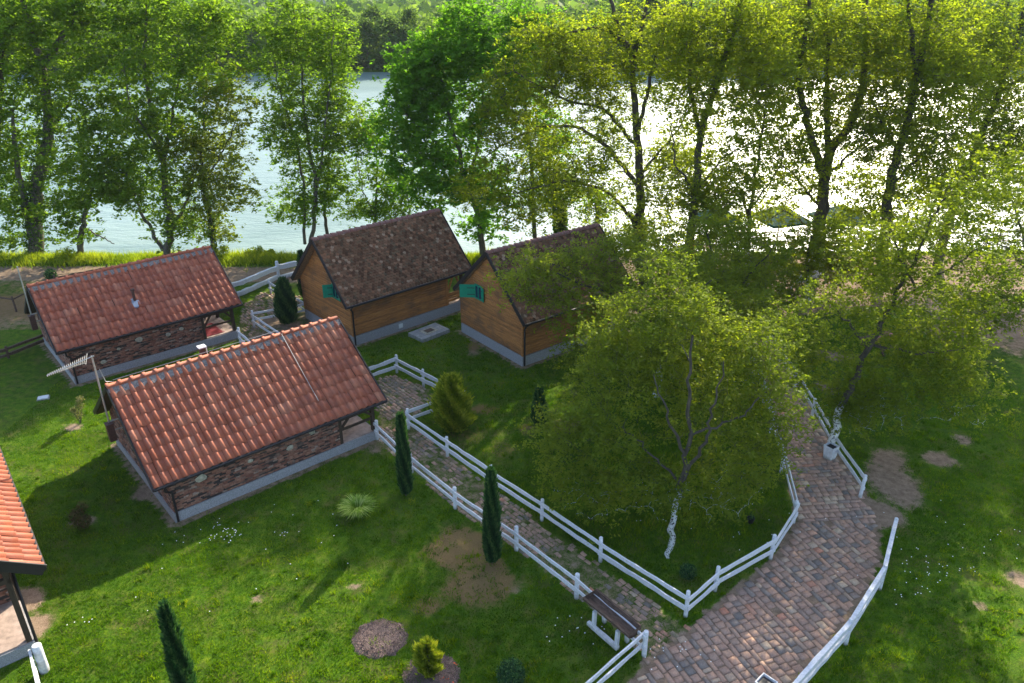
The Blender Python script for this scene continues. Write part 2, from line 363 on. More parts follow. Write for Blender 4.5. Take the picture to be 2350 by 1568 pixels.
def hut_rect(k, m=0.):
    x, y, ph, Ln, run = HUTS[k][:5]; ow, og = HUTS[k][7:9]; d = np.array([cos(ph), sin(ph)]); n = np.array([-d[1], d[0]]); e = np.array([x, y])
    return [e + d * a + n * b for a, b in ((og - m, ow - m), (Ln - og + m, ow - m), (Ln - og + m, 2 * run - ow + m), (og - m, 2 * run - ow + m))]
EARTH = [  # photo px of centre, radii in metres (x, y), strength
 (2055, 1110, .95, 1.4, 1.1), (2015, 1180, .8, .8, 1.), (2155, 1055, .7, .6, .9), (2210, 1010, .6, .6, .7), (2040, 1060, .9, 1.2, .8),
 (40, 1385, .8, .7, 1.), (75, 1440, .6, .7, .9), (170, 980, .5, .4, .7), (195, 1195, .6, .5, .8), (1180, 1350, .5, .5, .5),
 (330, 1130, .5, .7, .8), (2250, 1390, .3, .3, .7), (2340, 1330, .4, .5, .7), (590, 1375, .22, .15, .9), (815, 1345, .35, .25, .7), (1905, 815, .8, .7, .9), (1900, 890, .6, .8, .8),
 (2230, 760, 3, 2.5, .9), (2330, 740, 4, 4, 1.), (1740, 800, 1.5, 2, .8), (520, 1275, .3, .2, .4), (1010, 1130, .3, .4, .4), (862, 1030, .5, .5, .6),(1085, 810, .5, .7, .6)]
STRAW = [(1048, 1262, 1.25, 1.0, 1.5), (1100, 1345, 1.1, .85, 1.3), (1130, 1300, .6, .6, 1.1), (985, 1395, .5, .5, .9), (1110, 940, .7, .5, .9), (1075, 1000, 1.5, .9, .6), (1085, 795, .5, .9, .9),
 (1150, 1030, 1., 1.2, .6), (1210, 985, .6, .6, .7), (1300, 980, 1.2, 1., .7), (1140, 880, .8, .6, .5), (640, 1300, .6, .4, .35), (760, 1260, .8, .4, .4), (1265, 1130, 1., .8, .4),
 (830, 1335, .6, .4, .5), (1700, 820, 2, 2, .6), (60, 700, 5, 3, .9), (1980, 980, .8, .8, .5), (2250, 1330, 2, 1.5, .3), (2320, 1440, 1, 1, .4)]
def masks(x, y):
    e = np.zeros_like(x); s = np.zeros_like(x); wob = .7 + .6 * vnoise(x, y, .9, 5) + .25 * vnoise(x, y, .3, 6)
    for A, arr in ((EARTH, e), (STRAW, s)):
        for px, py, rx, ry, st in A:
            g = G(px, py); d = np.hypot((x - g[0]) / rx, (y - g[1]) / ry) / wob
            np.maximum(arr, st * np.clip(1.35 - d, 0, 1), out=arr)
    big = vnoise(x, y, 3.5, 8) * .5 + vnoise(x, y, 1.2, 9) * .35
    sand = np.clip((y - 40.5 + 5 * (vnoise(x, y, 5, 3) - .5)) / 3.5, 0, 1) * np.clip((x - 3 + 3 * (vnoise(x, y, 4, 4) - .5)) / 3, 0, 1)
    e = np.maximum(e, sand * 1.1)
    track = np.exp(-((y - (48.3 - .03 * (x + 20))) / 1.5) ** 2) * np.clip((-4 - x) / 4, 0, 1) * 1.4
    e = np.maximum(e, np.clip(track, 0, 1.1))
    sp = ((y > 39.5) & (y < 47) & (x < -19)); e = np.where(sp, np.maximum(e, .25 + big * .7), e); s = np.where(sp, np.maximum(s, .5), s)
    mid = np.clip(1 - np.hypot((x + 12) / 6, (y - 40) / 5), 0, 1); e = np.maximum(e, mid * big * 1.6)
    for k in HUTS:                                   # worn strip at the foot of the walls
        if k == 'E': continue
        e = np.where(pip(x, y, hut_rect(k, .35)), np.maximum(e, .62), e)
    for pth, v in ((MAIN_PATH, .9), (SIDE_PATH, .50), (BACK_PATH, .5)):
        e = np.where(pip(x, y, pth), np.maximum(e, v), e)
        if pth is MAIN_PATH:
            rg = np.zeros(x.shape, bool); wd_ = .10 + .22 * vnoise(x, y, .5, 81)
            for k in range(8): rg |= pip(x + wd_ * cos(k * pi / 4), y + wd_ * sin(k * pi / 4), pth)
            e = np.where(rg, np.maximum(e, .66), e)
    edge = np.exp(-((y - 51.3) / 1.2) ** 2) * (x < 2); e = e * (1 - .9 * np.clip(edge, 0, 1))
    return e, s
def ground_z(x, y):
    bank = np.interp(y, [-200, 51.2, 52.6, 54.5, 60, 160, 166, 168.5, 500, 800, 3200], [0, 0, -.25, -1.5, -3, -3, -1.6, -.2, 0, 2, 30])
    near = np.exp(-((y - 30) / 30.) ** 2)
    return bank + (vnoise(x, y, 2.5, 21) - .5) * .05 * near

# ------------------------------------------------------------------ ground sheet, water
xs = np.unique(np.concatenate([np.linspace(-2600, -300, 14), np.linspace(-300, -46, 24), np.arange(-46, 50, .22), np.linspace(50, 300, 24), np.linspace(300, 2600, 14)]))
ys = np.unique(np.concatenate([np.linspace(-400, 6, 24), np.arange(6, 55, .22), np.linspace(55, 160, 22), np.linspace(160, 172, 9), np.linspace(172, 600, 30), np.linspace(600, 3200, 20)]))
gx, gy = np.meshgrid(xs, ys); X = gx.ravel(); Y = gy.ravel()
ee, ss = masks(X, Y)
nx, ny = len(xs), len(ys); i = np.arange(nx * ny).reshape(ny, nx)
F = np.stack([i[:-1, :-1], i[:-1, 1:], i[1:, 1:], i[1:, :-1]], -1).reshape(-1, 4)
tag(npmesh('lawn', np.stack([X, Y, ground_z(X, Y)], 1), F, M['ground'], smooth=True, attrs={'earth': ('POINT', ee), 'straw': ('POINT', ss)}), kind='structure')
wx = np.linspace(-900, 900, 60); wy = np.linspace(52, 169, 30); gx, gy = np.meshgrid(wx, wy); i = np.arange(1800).reshape(30, 60)
tag(npmesh('river_water', np.stack([gx.ravel(), gy.ravel(), np.full(1800, -.75)], 1), np.stack([i[:-1, :-1], i[:-1, 1:], i[1:, 1:], i[1:, :-1]], -1).reshape(-1, 4), M['water'], smooth=True), kind='structure')

# ------------------------------------------------------------------ grass blades
def blades(name, x, y, z, h, wd, tint, mat, lean=.5, kind='stuff', label=None, cat='grass'):
    n = len(x); a = RNG.random(n) * 2 * pi; b = RNG.random(n) * 2 * pi; l = RNG.random(n) * lean * h
    p = np.stack([x, y, z], 1); s = np.stack([np.cos(a) * wd, np.sin(a) * wd, np.zeros(n)], 1)
    top = p + np.stack([np.cos(b) * l, np.sin(b) * l, h], 1)
    V = np.stack([p - s, p + s, top], 1).reshape(-1, 3); F_ = np.arange(3 * n).reshape(-1, 3)
    o = npmesh(name, V, F_, mat, attrs={'tint': ('FACE', tint)}); return tag(o, label, cat, kind=kind)
def scatter(n, x0, x1, y0, y1):
    x = RNG.uniform(x0, x1, n); y = y0 + (y1 - y0) * RNG.random(n) ** 1.25; return x, y
x, y = scatter(620000, -22, 24, 14.5, 44)
keep = (np.abs(x) < (y * .66 + 3.5)); x, y = x[keep], y[keep]
e, s = masks(x, y)
bare = np.clip((vnoise(x, y, 1.0, 35) * .6 + vnoise(x, y, .33, 36) * .4 - .60) * 5, 0, .85); keep = RNG.random(len(x)) > np.clip(e * 1.7 + (s * .8) - .12 + bare, 0, 1)
for k in HUTS: keep &= ~pip(x, y, hut_rect(k, .05))
keep &= ~pip(x, y, MAIN_PATH); x, y, s = x[keep], y[keep], s[keep]
cl = vnoise(x, y, 1.1, 31) * .6 + vnoise(x, y, .35, 32) * .4
mt = vnoise(x, y, 2.2, 33) * .55 + vnoise(x, y, .7, 34) * .45; tint = np.clip(cl * .6 + mt * .75 - .28 + RNG.normal(0, .16, len(x)) + s * .3, 0, 1)
h = (.03 + .05 * RNG.random(len(x))) * (.7 + cl)
rank = np.clip(1 - np.hypot((x - 5) / 5.5, (y - 25) / 5.), 0, 1); h *= 1 + 3.2 * rank; tint = np.clip(tint + .22 * rank * (vnoise(x, y, 1.4, 37) > .45), 0, 1)   # long grass under the near trees, sunlit patches put into its tint
blades('grass', x, y, ground_z(x, y) - .005, h, .010 + .008 * RNG.random(len(x)), tint, LEAF['blade'], .9, label='short green lawn grass around the cabins', cat='grass')
nt_ = 5200; tx, ty = scatter(nt_, -20, 22, 14.5, 42); e, s = masks(tx, ty); kp = (e < .5)
for k in HUTS: kp &= ~pip(tx, ty, hut_rect(k, .1))
kp &= ~pip(tx, ty, MAIN_PATH); tx, ty = tx[kp], ty[kp]; kk = RNG.integers(0, len(tx), 90000); sp_ = (.04 + .10 * RNG.random(len(tx)))[kk]
x = tx[kk] + RNG.normal(0, 1, 90000) * sp_; y = ty[kk] + RNG.normal(0, 1, 90000) * sp_; ct = RNG.random(len(tx))[kk]; th_ = (.05 + .12 * RNG.random(len(tx)) ** 2)[kk]
blades('grass_tufts', x, y, ground_z(x, y) - .005, th_ * (.6 + .6 * RNG.random(90000)), .012 + .010 * RNG.random(90000), np.clip(ct * .8 + .2 * RNG.random(90000), 0, 1), LEAF['blade'], 1.1, label='taller grass tufts and clover standing out of the lawn', cat='grass')
x, y = RNG.uniform(-60, 6, 60000), RNG.normal(51.3, .7, 60000); cl = vnoise(x, y, 1.5, 41)
keep = (RNG.random(60000) < .35 + cl) & (y < 53.2); x, y, cl = x[keep], y[keep], cl[keep]
blades('bank_grass', x, y, ground_z(x, y) - .02, (.15 + .45 * RNG.random(len(x))) * (.4 + cl), .035, np.clip(cl + RNG.normal(0, .25, len(x)), 0, 1), LEAF['bankgrass'], .9, label='tall bright grass along the river bank', cat='grass')
x, y = RNG.uniform(6, 60, 20000), RNG.normal(52.6, .5, 20000)
blades('bank_weeds', x, y, ground_z(x, y) - .02, .1 + .3 * RNG.random(20000), .03, RNG.random(20000), LEAF['bankgrass'], .9, label='sparse weeds at the foot of the riverside fence', cat='weeds')
# daisies
dx, dy = [], []
for px, py, n, r in ((515, 1225, 34, .4), (420, 1240, 8, .5), (655, 1230, 6, .2), (895, 1010, 12, .25), (1310, 1450, 14, .5), (2150, 1300, 22, .8), (1560, 1500, 16, .6), (190, 1790 - 0, 0, .1), (185, 1435, 6, .2), (1480, 1180, 20, 1.), (2100, 1345, 20, .8), (1700, 1200, 20, 1.5), (600, 1240, 20, 2.5), (2250, 1250, 26, 2.)):
    g = G(px, py); dx += list(g[0] + RNG.normal(0, r, n)); dy += list(g[1] + RNG.normal(0, r * .6, n))
dx, dy = np.array(dx), np.array(dy); c = np.stack([dx, dy, ground_z(dx, dy) + .09], 1); q = .015
V = (c[:, None, :] + np.array([(-q, -q, 0), (q, -q, 0), (q, q, .006), (-q, q, .006)])[None]).reshape(-1, 3)
tag(npmesh('daisies', V, np.arange(len(V)).reshape(-1, 4), M['daisy']), 'tiny white daisies sprinkled over the lawn', 'flowers', kind='stuff')

# ------------------------------------------------------------------ brick paths
def pavers(name, poly_, ang, mode, z0, mat, miss=0., ymin=-99, ymax=999):
    poly_ = np.array(poly_); c, s = cos(ang), sin(ang); ctr = poly_.mean(0)
    loc = (poly_ - ctr) @ np.array([[c, -s], [s, c]]); lo, hi = loc.min(0), loc.max(0); V = []; row = 0; v = lo[1]
    out = []
    while v < hi[1]:
        if mode == 'big':
            hh, ww = ((.265, .25), (.15, .44))[row % 2] if random.random() < .9 else (.265, .25)
        else: hh, ww = .15, .27
        u = lo[0] - random.random() * ww
        while u < hi[0]:
            w1 = ww * random.uniform(.85, 1.15)
            if mode == 'big' and random.random() < .12: w1 *= .55
            out.append((u + w1 / 2, v + hh / 2, w1, hh)); u += w1 + .022
        v += hh + .022; row += 1
    A = np.array(out); ctrs = A[:, :2] @ np.array([[c, s], [-s, c]]) + ctr
    ok = pip(ctrs[:, 0], ctrs[:, 1], poly_) & (ctrs[:, 1] >= ymin) & (ctrs[:, 1] < ymax) & (RNG.random(len(A)) > miss)
    if mode != 'big': ok &= RNG.random(len(A)) > np.clip((vnoise(ctrs[:, 0], ctrs[:, 1], .8, 77) - .5) * 3, 0, .9)
    A, ctrs = A[ok], ctrs[ok]; n = len(A)
    th = RNG.normal(0, .03 if mode == 'big' else .08, n) + ang; zt = z0 + RNG.normal(0, .006, n) + .018
    ux = np.stack([np.cos(th), np.sin(th)], 1); uy = np.stack([-np.sin(th), np.cos(th)], 1)
    wh = A[:, 2:4] / 2; V = np.zeros((n, 8, 3)); tilt = RNG.normal(0, .012, (n, 2))
    for k, (sx, sy) in enumerate(((-1, -1), (1, -1), (1, 1), (-1, 1))):
        jit = RNG.normal(0, .008, (n, 2))
        for lv, (ins, zz) in enumerate(((0, z0 - .03 + zt * 0), (.012, zt))):
            a = wh[:, 0] - ins; b = wh[:, 1] - ins; V[:, k + 4 * lv, :2] = ctrs + ux * (sx * a)[:, None] + uy * (sy * b)[:, None] + jit
            V[:, k + 4 * lv, 2] = zz + (tilt[:, 0] * sx * .5 + tilt[:, 1] * sy * .5 if lv else 0)
    q = np.array([(4, 5, 6, 7), (0, 1, 5, 4), (1, 2, 6, 5), (2, 3, 7, 6), (3, 0, 4, 7)])
    Fq = (np.arange(n)[:, None, None] * 8 + q[None]).reshape(-1, 4)
    V[..., 2] += ground_z(V[..., 0], V[..., 1])
    return V.reshape(-1, 3), Fq
def angle(a, b): a, b = G(*a), G(*b); return math.atan2(b[1] - a[1], b[0] - a[0])
ysplit = G(1900, 1205)[1]
v1, f1 = pavers('p', MAIN_PATH, angle((1640, 1400), (1790, 1568)), 'big', .01, None, .01, ymax=ysplit)
v2, f2 = pavers('p', MAIN_PATH, angle((1850, 1180), (2000, 1180)) + .1, 'big', .01, None, .01, ymin=ysplit)
tag(npmesh('brick_path', np.concatenate([v1, v2]), np.concatenate([f1, f2 + len(v1)]), M['paver']), kind='structure')
v1, f1 = pavers('p', SIDE_PATH, angle((950, 1088), (1480, 1500)), 'small', .0, None, .08)
v2, f2 = pavers('p', BACK_PATH, angle((950, 1088), (1480, 1500)), 'small', .0, None, .25)
tag(npmesh('mossy_path', np.concatenate([v1, v2]), np.concatenate([f1, f2 + len(v1)]), M['paver_mossy']), kind='structure')

# ------------------------------------------------------------------ cabins
def clay_tiles(Ln, run, ze, zr, ncol, nrow, side):
    """interlocking barrel tiles; side 0 = front slope, 1 = back slope"""
    s = math.hypot(run, zr - ze); w_ = Ln / ncol; ex = s / nrow
    prof = []
    for t in np.linspace(0, 1, 8): prof.append((.02 + .60 * t, .095 * math.sin(pi * t) ** .7 if 0 < t < 1 else 0.))
    prof += [(.72, -.014), (.88, -.016), (1.0, .0)]
    prof = np.array(prof); K = len(prof); V = []; Fq = []
    sl_ = np.array([run / s, (zr - ze) / s]); nrm = np.array([-(zr - ze) / s, run / s])
    for r in range(nrow):
        for c_ in range(ncol):
            jx, jz = random.gauss(0, .006), random.gauss(0, .006); b = len(V)
            for (d0, lift) in ((-.03, .040), (-.03, .004), (ex + .02, .0)):
                for (pu, ph_) in prof:
                    hh = ph_ * (1 if d0 < 0 else .92) + lift + jz; dd = r * ex + d0 + (0 if d0 > 0 else 0)
                    yz = sl_ * dd + nrm * hh; V.append((c_ * w_ + pu * w_ + jx, yz[0], ze + yz[1]))
            # rows: 0 = top edge of the lip, 1 = its underside, 2 = upper end
            for k in range(K - 1):
                Fq.append((b + k, b + k + 1, b + 2 * K + k + 1, b + 2 * K + k)); Fq.append((b + K + k, b + K + k + 1, b + k + 1, b + k))
    V = np.array(V); V[:, 2] += .025 * np.sin(V[:, 0] * 1.1 + 1) * np.sin(V[:, 1] * 1.3) + .012 * np.sin(V[:, 0] * 3.1)
    if side: V[:, 1] = 2 * run - V[:, 1]; Fq = [f[::-1] for f in Fq]
    return V, np.array(Fq)
def flat_tiles(Ln, run, ze, zr, side):
    s = math.hypot(run, zr - ze); nc = int(Ln / .185); w_ = Ln / nc; nr = int(s / .15); ex = s / nr
    sl_ = np.array([run / s, (zr - ze) / s]); nrm = np.array([-(zr - ze) / s, run / s])
    out = [(0., ex * 2.0), (1., ex * 2.0), (1., .05), (.86, .012), (.5, -.012), (.14, .012), (0., .05)]
    V = []; F4 = []
    for r in range(nr):
        for c_ in range(-(r % 2), nc):
            x0 = (c_ + .5 * (r % 2)) * w_; j = random.gauss(0, .006); lift = random.gauss(0, .003); b = len(V)
            for top in (1, 0):
                for (u, d) in out:
                    xx = min(max(x0 + (.02 + .96 * u) * w_, 0), Ln); dd = r * ex + d + j
                    hh = (.050 if d < ex else .012) + lift + (.004 if top else -.020); yz = sl_ * dd + nrm * hh
                    V.append((xx, yz[0], ze + yz[1]))
            F4 += [(b + 0, b + 6, b + 2, b + 1), (b + 6, b + 5, b + 3, b + 2), (b + 5, b + 4, b + 3, b + 3)]
            for k in range(2, 6): F4.append((b + k, b + k + 1, b + k + 8, b + k + 7))
    V = np.array(V)
    over = V[:, 1] > run; V[over, 1] = run; V[over, 2] = np.minimum(V[over, 2], zr + .03)
    F4 = [f for f in F4]
    if side: V[:, 1] = 2 * run - V[:, 1]; F4 = [f[::-1] for f in F4]
    return V, F4
def brick_wall(name, parent, p, q, z0, ztop, stones=(), nrm_sign=1, keep=None):
    """courses of thin reclaimed bricks from p to q (local xy), ztop(u) gives the height of the wall at u metres"""
    p = np.array(p, float); q = np.array(q, float); Ln = np.linalg.norm(q - p); d = (q - p) / Ln; n = np.array([d[1], -d[0]]) * nrm_sign
    V = []; Fq = []; z = z0; 
    while z < max(ztop(u) for u in np.linspace(0, Ln, 9)):
        hh = random.choice((.05, .06, .07, .055)); u = -random.random() * .2
        while u < Ln:
            w1 = random.uniform(.12, .32); a, b_ = max(u + .006, 0), min(u + w1 - .006, Ln); u += w1
            if b_ - a < .03 or z + hh > ztop((a + b_) / 2) or random.random() < .05: continue
            if any(((((a + b_) / 2 - sx) / sr) ** 2 + ((z + hh / 2 - sz) / (sr * .75)) ** 2) < 1 for sx, sz, sr in stones): continue
            o = random.uniform(.0, .022); bb = len(V)
            for off in (-.04, o):
                for (uu, zz) in ((a, z + .004), (b_, z + .004), (b_, z + hh - .004), (a, z + hh - .004)):
                    pt = p + d * uu + n * off; V.append((pt[0], pt[1], zz + random.gauss(0, .002)))
            Fq += [tuple(bb + k for k in (4, 5, 6, 7))] + [(bb + k, bb + (k + 1) % 4, bb + 4 + (k + 1) % 4, bb + 4 + k) for k in range(4)]
        z += hh
    o = npmesh(name, V, Fq, M['brick'], parent)
    return o, d, n, p
def clad_wall(mb, p, q, z0, ztop, sign=1):
    p = np.array(p, float); q = np.array(q, float); Ln = np.linalg.norm(q - p); d = (q - p) / Ln; n = np.array([d[1], -d[0]]) * sign
    z = z0; us = np.linspace(0, Ln, 60); tz = np.array([ztop(u) for u in us])
    while z < tz.max() - .02:
        z1 = z + .135; ok = us[tz >= min(z1, tz.max() - .03)]
        ok0 = us[tz >= z]
        if len(ok0) < 2: break
        a0, b0 = ok0[0], ok0[-1]; a1, b1 = (ok[0], ok[-1]) if len(ok) > 1 else ((a0 + b0) / 2, (a0 + b0) / 2 + .01)
        pts = []
        for (aa, zz, off) in ((a0, z, .0), (a0, z + .014, .030), (a1, z1 - .030, .034), (a1, z1, -.006)):
            pt = p + d * aa + n * off; pts.append((pt[0], pt[1], zz))
        for (aa, zz, off) in ((b0, z, .0), (b0, z + .014, .030), (b1, z1 - .030, .034), (b1, z1, -.006)):
            pt = p + d * aa + n * off; pts.append((pt[0], pt[1], zz))
        mb.poly(pts, [(0, 4, 5, 1), (1, 5, 6, 2), (2, 6, 7, 3)]); z = z1
def cabin(key, style, label, cat, group, porch=1.7, porch_end='far'):
    x, y, ph, Ln, run, ze, zr, ow, og = HUTS[key]
    name = 'brick_cabin' if style == 'brick' else 'log_cabin'
    t = thing(name, (x, y, 0), ph, label, cat, group)
    span = 2 * run; slope = (zr - ze) / run; th = .10
    roofz = lambda b: ze + (b if b <= run else span - b) * slope          # roof surface above b
    a0, a1, b0, b1 = og, Ln - og, ow, span - ow
    pa0, pa1 = (a0, a1 - porch) if porch_end == 'far' else (a0 + porch, a1)   # the closed room
    pz = .42 if style == 'brick' else .58
    # plinth, a solid block under room and porch
    m = MB(); m.box(a0 - .04, a1 + .04, b0 - .04, b1 + .04, -.3, pz - .03); m.build('plinth', M['plaster'], t)
    wt = lambda b: roofz(b) - th - .03
    if style == 'brick':
        wm = MB()                                                          # the mortar body behind the bricks
        pts = [(a, b, z) for a in (pa0 + .02, pa1 - .02) for (b, z) in ((b0 + .02, pz - .05), (b1 - .02, pz - .05), (b1 - .02, wt(b1)), (run, wt(run)), (b0 + .02, wt(b0)))]
        wm.poly(pts, [(0, 1, 2, 3, 4)[::-1], (5, 6, 7, 8, 9), (0, 4, 9, 5), (4, 3, 8, 9), (3, 2, 7, 8), (2, 1, 6, 7), (1, 0, 5, 6)])
        wall = wm.build('wall', M['joint'], t)
        st = {'A': [(1.4, .75, .16), (4.6, 1.25, .15), (5.3, 1.35, .13), (3.2, 1.4, .2), (2.2, 1.2, .1)], 'B': [(1.15, 1.38, .22), (4.6, 1.2, .17), (5.6, 1.5, .15), (3.0, 1.3, .12)], 'E': []}[key]
        brick_wall('brickwork', wall, (pa0, b0), (pa1, b0), pz, lambda u: wt(b0), st)
        brick_wall('brickwork', wall, (pa0, b1), (pa0, b0), pz, lambda u: wt(b1 - u))
        brick_wall('brickwork', wall, (pa1, b0), (pa1, b1), pz, lambda u: wt(b0 + u))
        brick_wall('brickwork', wall, (pa1, b1), (pa0, b1), pz, lambda u: wt(b1))
        for sx, sz, sr in st:
            sm_ = MB(); K = 9; ring = [(pa0 + sx + sr * cos(k * 2 * pi / K) * random.uniform(.8, 1.1), b0 - .012, sz + sr * .75 * sin(k * 2 * pi / K) * random.uniform(.8, 1.1)) for k in range(K)]
            inn = [((p[0] * .55 + (pa0 + sx) * .45), b0 - .045, p[2] * .55 + sz * .45) for p in ring]
            sm_.poly(ring + inn, [(k, (k + 1) % K, K + (k + 1) % K, K + k) for k in range(K)] + [tuple(range(K, 2 * K))], True); sm_.build('stone_inset', M['stone'], wall)
    else:
        wm = MB(); cw = clad_wall
        cw(wm, (pa0, b0), (pa1, b0), pz, lambda u: wt(b0)); cw(wm, (pa0, b1), (pa0, b0), pz, lambda u: wt(b1 - u))
        cw(wm, (pa1, b0), (pa1, b1), pz, lambda u: wt(b0 + u)); cw(wm, (pa1, b1), (pa0, b1), pz, lambda u: wt(b1))
        wall = wm.build('wall', M['clad'], t)
        cb = MB()
        for (aa, bb) in ((pa0, b0), (pa0, b1), (pa1, b0), (pa1, b1)): cb = MB(); cb.box(aa - .05, aa + .05, bb - .05, bb + .05, pz, wt(b0)); cb.build('corner_board', M['clad'], t)
    # roof body + tiles
    rb = MB(); ov = .0
    sec = [(0, ze - th - .05), (0, ze - .05), (run, zr - .05), (span, ze - .05), (span, ze - th - .05), (run, zr - th - .05)]
    rb.poly([(a, b, z) for a in (.02, Ln - .02) for (b, z) in sec], [(0, 1, 2, 5), (2, 3, 4, 5), (11, 8, 7, 6), (11, 10, 9, 8), (1, 7, 8, 2), (2, 8, 9, 3), (0, 6, 7, 1), (3, 9, 10, 4), (5, 11, 6, 0), (4, 10, 11, 5)])
    roof = rb.build('roof', M['raw_wood' if style != 'brick' else 'dark_wood'], t)
    if style == 'brick':
        for sd2 in (0, 1):
            v_, f_ = clay_tiles(Ln, run, ze, zr, 28 if key != 'B' else 29, 9, sd2); npmesh('roof_tiles', v_, f_, M['tile'], roof, smooth=False)
        mo = MB()
        for sgn in (1, -1):                                               # scalloped mortar bedding below the ridge
            n_ = 90; up_, lo_ = [], []
            for i_ in range(n_ + 1):
                a = Ln * i_ / n_; dd = .25 + .09 * abs(math.sin(a / (Ln / 28) * pi)) + random.uniform(-.03, .03); b = run - sgn * dd
                lo_.append((a, b, zr - dd * slope + .075 + random.uniform(-.01, .01))); up_.append((a, run - sgn * .02, zr + .085))
            mo.poly(lo_ + up_, [(k, k + 1, n_ + 2 + k, n_ + 1 + k) if sgn > 0 else (k + 1, k, n_ + 1 + k, n_ + 2 + k) for k in range(n_)], True)
        mo.build('ridge_mortar', M['mortar'], roof)
        rt = MB(); nR = int(Ln / .42)
        for i_ in range(nR):
            aa = Ln * i_ / nR; ab = Ln * (i_ + 1) / nR
            rt.tube([(aa - .01, run, zr + .07), (aa + .06, run, zr + .075), (aa + .06, run, zr + .055), (ab, run, zr + .05)], [.125, .125, .105, .10], 12)
        rt.build('ridge_tiles', M['tile'], roof)
        if key == 'B':
            cn = MB(); cn.tube([(Ln * .72, run - .1, zr + .12), (Ln * .72, run * .55, ze + run * .55 * slope + .14), (Ln * .72, run * .2, ze + run * .2 * slope + .13)], .012, 5)
            cn.tube([(.3, run + .17, zr + .06), (.3, run + .2, zr + .16), (Ln * .72, run + .2, zr + .18)], .012, 5)
            cn.tube([(.3, run + .17, zr + .1), (.05, run + .15, zr + .2), (-.05, run + .15, zr + .75)], .012, 5)
            cn.build('lightning_wire', M['steel'], roof)
    else:
        for sd2 in (0, 1):
            v_, f_ = flat_tiles(Ln, run, ze, zr, sd2)
            m = MB(); m.v = [tuple(p) for p in v_]; m.f = [tuple(dict.fromkeys(f)) for f in f_]; m.sm = [False] * len(m.f); m.build('roof_tiles', M['shingle'], roof)
        rt = MB(); nR = int(Ln / .36)
        for i_ in range(nR):
            aa = Ln * i_ / nR; ab = Ln * (i_ + 1) / nR
            rt.tube([(aa - .01, run, zr + .035), (aa + .07, run, zr + .04), (ab, run, zr + .0)], [.13, .125, .10], 10)
        rt.build('ridge_tiles', M['old_ridge'], roof)
    # bargeboards, gutter, fascia
    for a in (-.03, Ln + .03):
        for (p0, p1) in (((a, -.06, ze - .06), (a, run, zr)), ((a, span + .06, ze - .06), (a, run, zr))):
            bb_ = MB(); bb_.bar(p0, p1, .05, .32 if key == 'E' else .16 if style == 'brick' else .2); bb_.build('bargeboard', M['fascia'], t)
    for yy in (-.07, span + .07): gt = MB(); gt.tube([(-.02, yy, ze - .03), (Ln + .02, yy, ze - .05)], .062, 8); gt.build('gutter', M['fascia'], t)
    ax = (.22 if key != 'E' else Ln - .3)
    for bq, bw, sg in ((-.07, b0 - .08, 1),) + (((span + .07, b1 + .08, -1),) if style != 'brick' else ()):
        dp = MB(); dp.tube([(ax + .12, bq, ze - .05), (ax + .14, bw, ze - .32), (a0 + .06, bw, ze - .45), (a0 + .06, bw, .05)], .045, 8); dp.build('downpipe', M['fascia'], t)
    # porch
    pe = a1 if porch_end == 'far' else a0; ins = pa1 if porch_end == 'far' else pa0; sg = 1 if porch_end == 'far' else -1
    m = MB(); lo, hi = sorted((ins + .0, pe)); m.box(lo + .02, hi - .02, b0 + .02, b1 - .02, pz - .04, pz + .02); m.build('porch_floor', M['tan_floor'], t)
    for bb in (b0 + .08, run - .7, run + .7, b1 - .08):
        m = MB(); m.box(pe - .15 if sg > 0 else pe, pe if sg > 0 else pe + .15, bb - .075, bb + .075, pz, roofz(bb) - th - .02); m.build('post', M['dark_wood'], t)
    for bb in ((b0 + .06), (b1 - .06)):
        m = MB()
        m.box(ins if sg > 0 else ins - .14, ins + .14 if sg > 0 else ins, bb - .07, bb + .07, pz, roofz(bb) - th - .02)
        m.bar((ins, bb, ze - th - .12), (pe, bb, ze - th - .12), .12, .16)
        m.bar((ins, bb, pz + .62), (pe, bb, pz + .62), .07, .10)
        m.bar((ins + sg * .1, bb, pz + .62), (ins + sg * .55, bb, ze - th - .15), .07, .09)
        m.bar((pe - sg * .1, bb, pz + .75), (pe - sg * .5, bb, ze - th - .15), .07, .09)
        if style != 'brick':
            for zz in (.2, .36, .5): m.bar((ins, bb, pz + zz), (pe, bb, pz + zz), .04, .11)
        m.build('railing', M['dark_wood' if style == 'brick' else 'clad'], t)
    m = MB(); m.bar((pe - sg * .07, b0, ze - th - .10), (pe - sg * .07, b1, ze - th - .10), .12, .16); m.build('porch_beam', M['dark_wood'], t)
    dz = MB(); c = run; dz.box(ins + sg * .03 - .02, ins + sg * .03 + .02, c - .45, c + .45, pz, pz + 1.95); d_ = dz.build('door', M['dark_wood'], t)
    hd = MB(); hd.tube([(ins + sg * .05, c + .35, pz + 1), (ins + sg * .11, c + .35, pz + 1), (ins + sg * .11, c + .24, pz + 1)], .012, 6); hd.build('handle', M['steel'], d_)
    return t, dict(a0=a0, a1=a1, b0=b0, b1=b1, pz=pz, pa0=pa0, pa1=pa1, run=run, ze=ze, zr=zr, slope=slope, Ln=Ln)
def to_local(key, P_):
    x, y, ph = HUTS[key][:3]; d = np.array(P_[:2]) - (x, y); return d[0] * cos(ph) + d[1] * sin(ph), -d[0] * sin(ph) + d[1] * cos(ph)
hA, iA = cabin('A', 'brick', 'small brick cabin with red barrel tile roof and a stove pipe, nearest the dirt track', 'cabin', 'holiday cabins', 1.75)
hB, iB = cabin('B', 'brick', 'brick cabin in the foreground with large red tile roof, beside the mossy path', 'cabin', 'holiday cabins', 1.7)
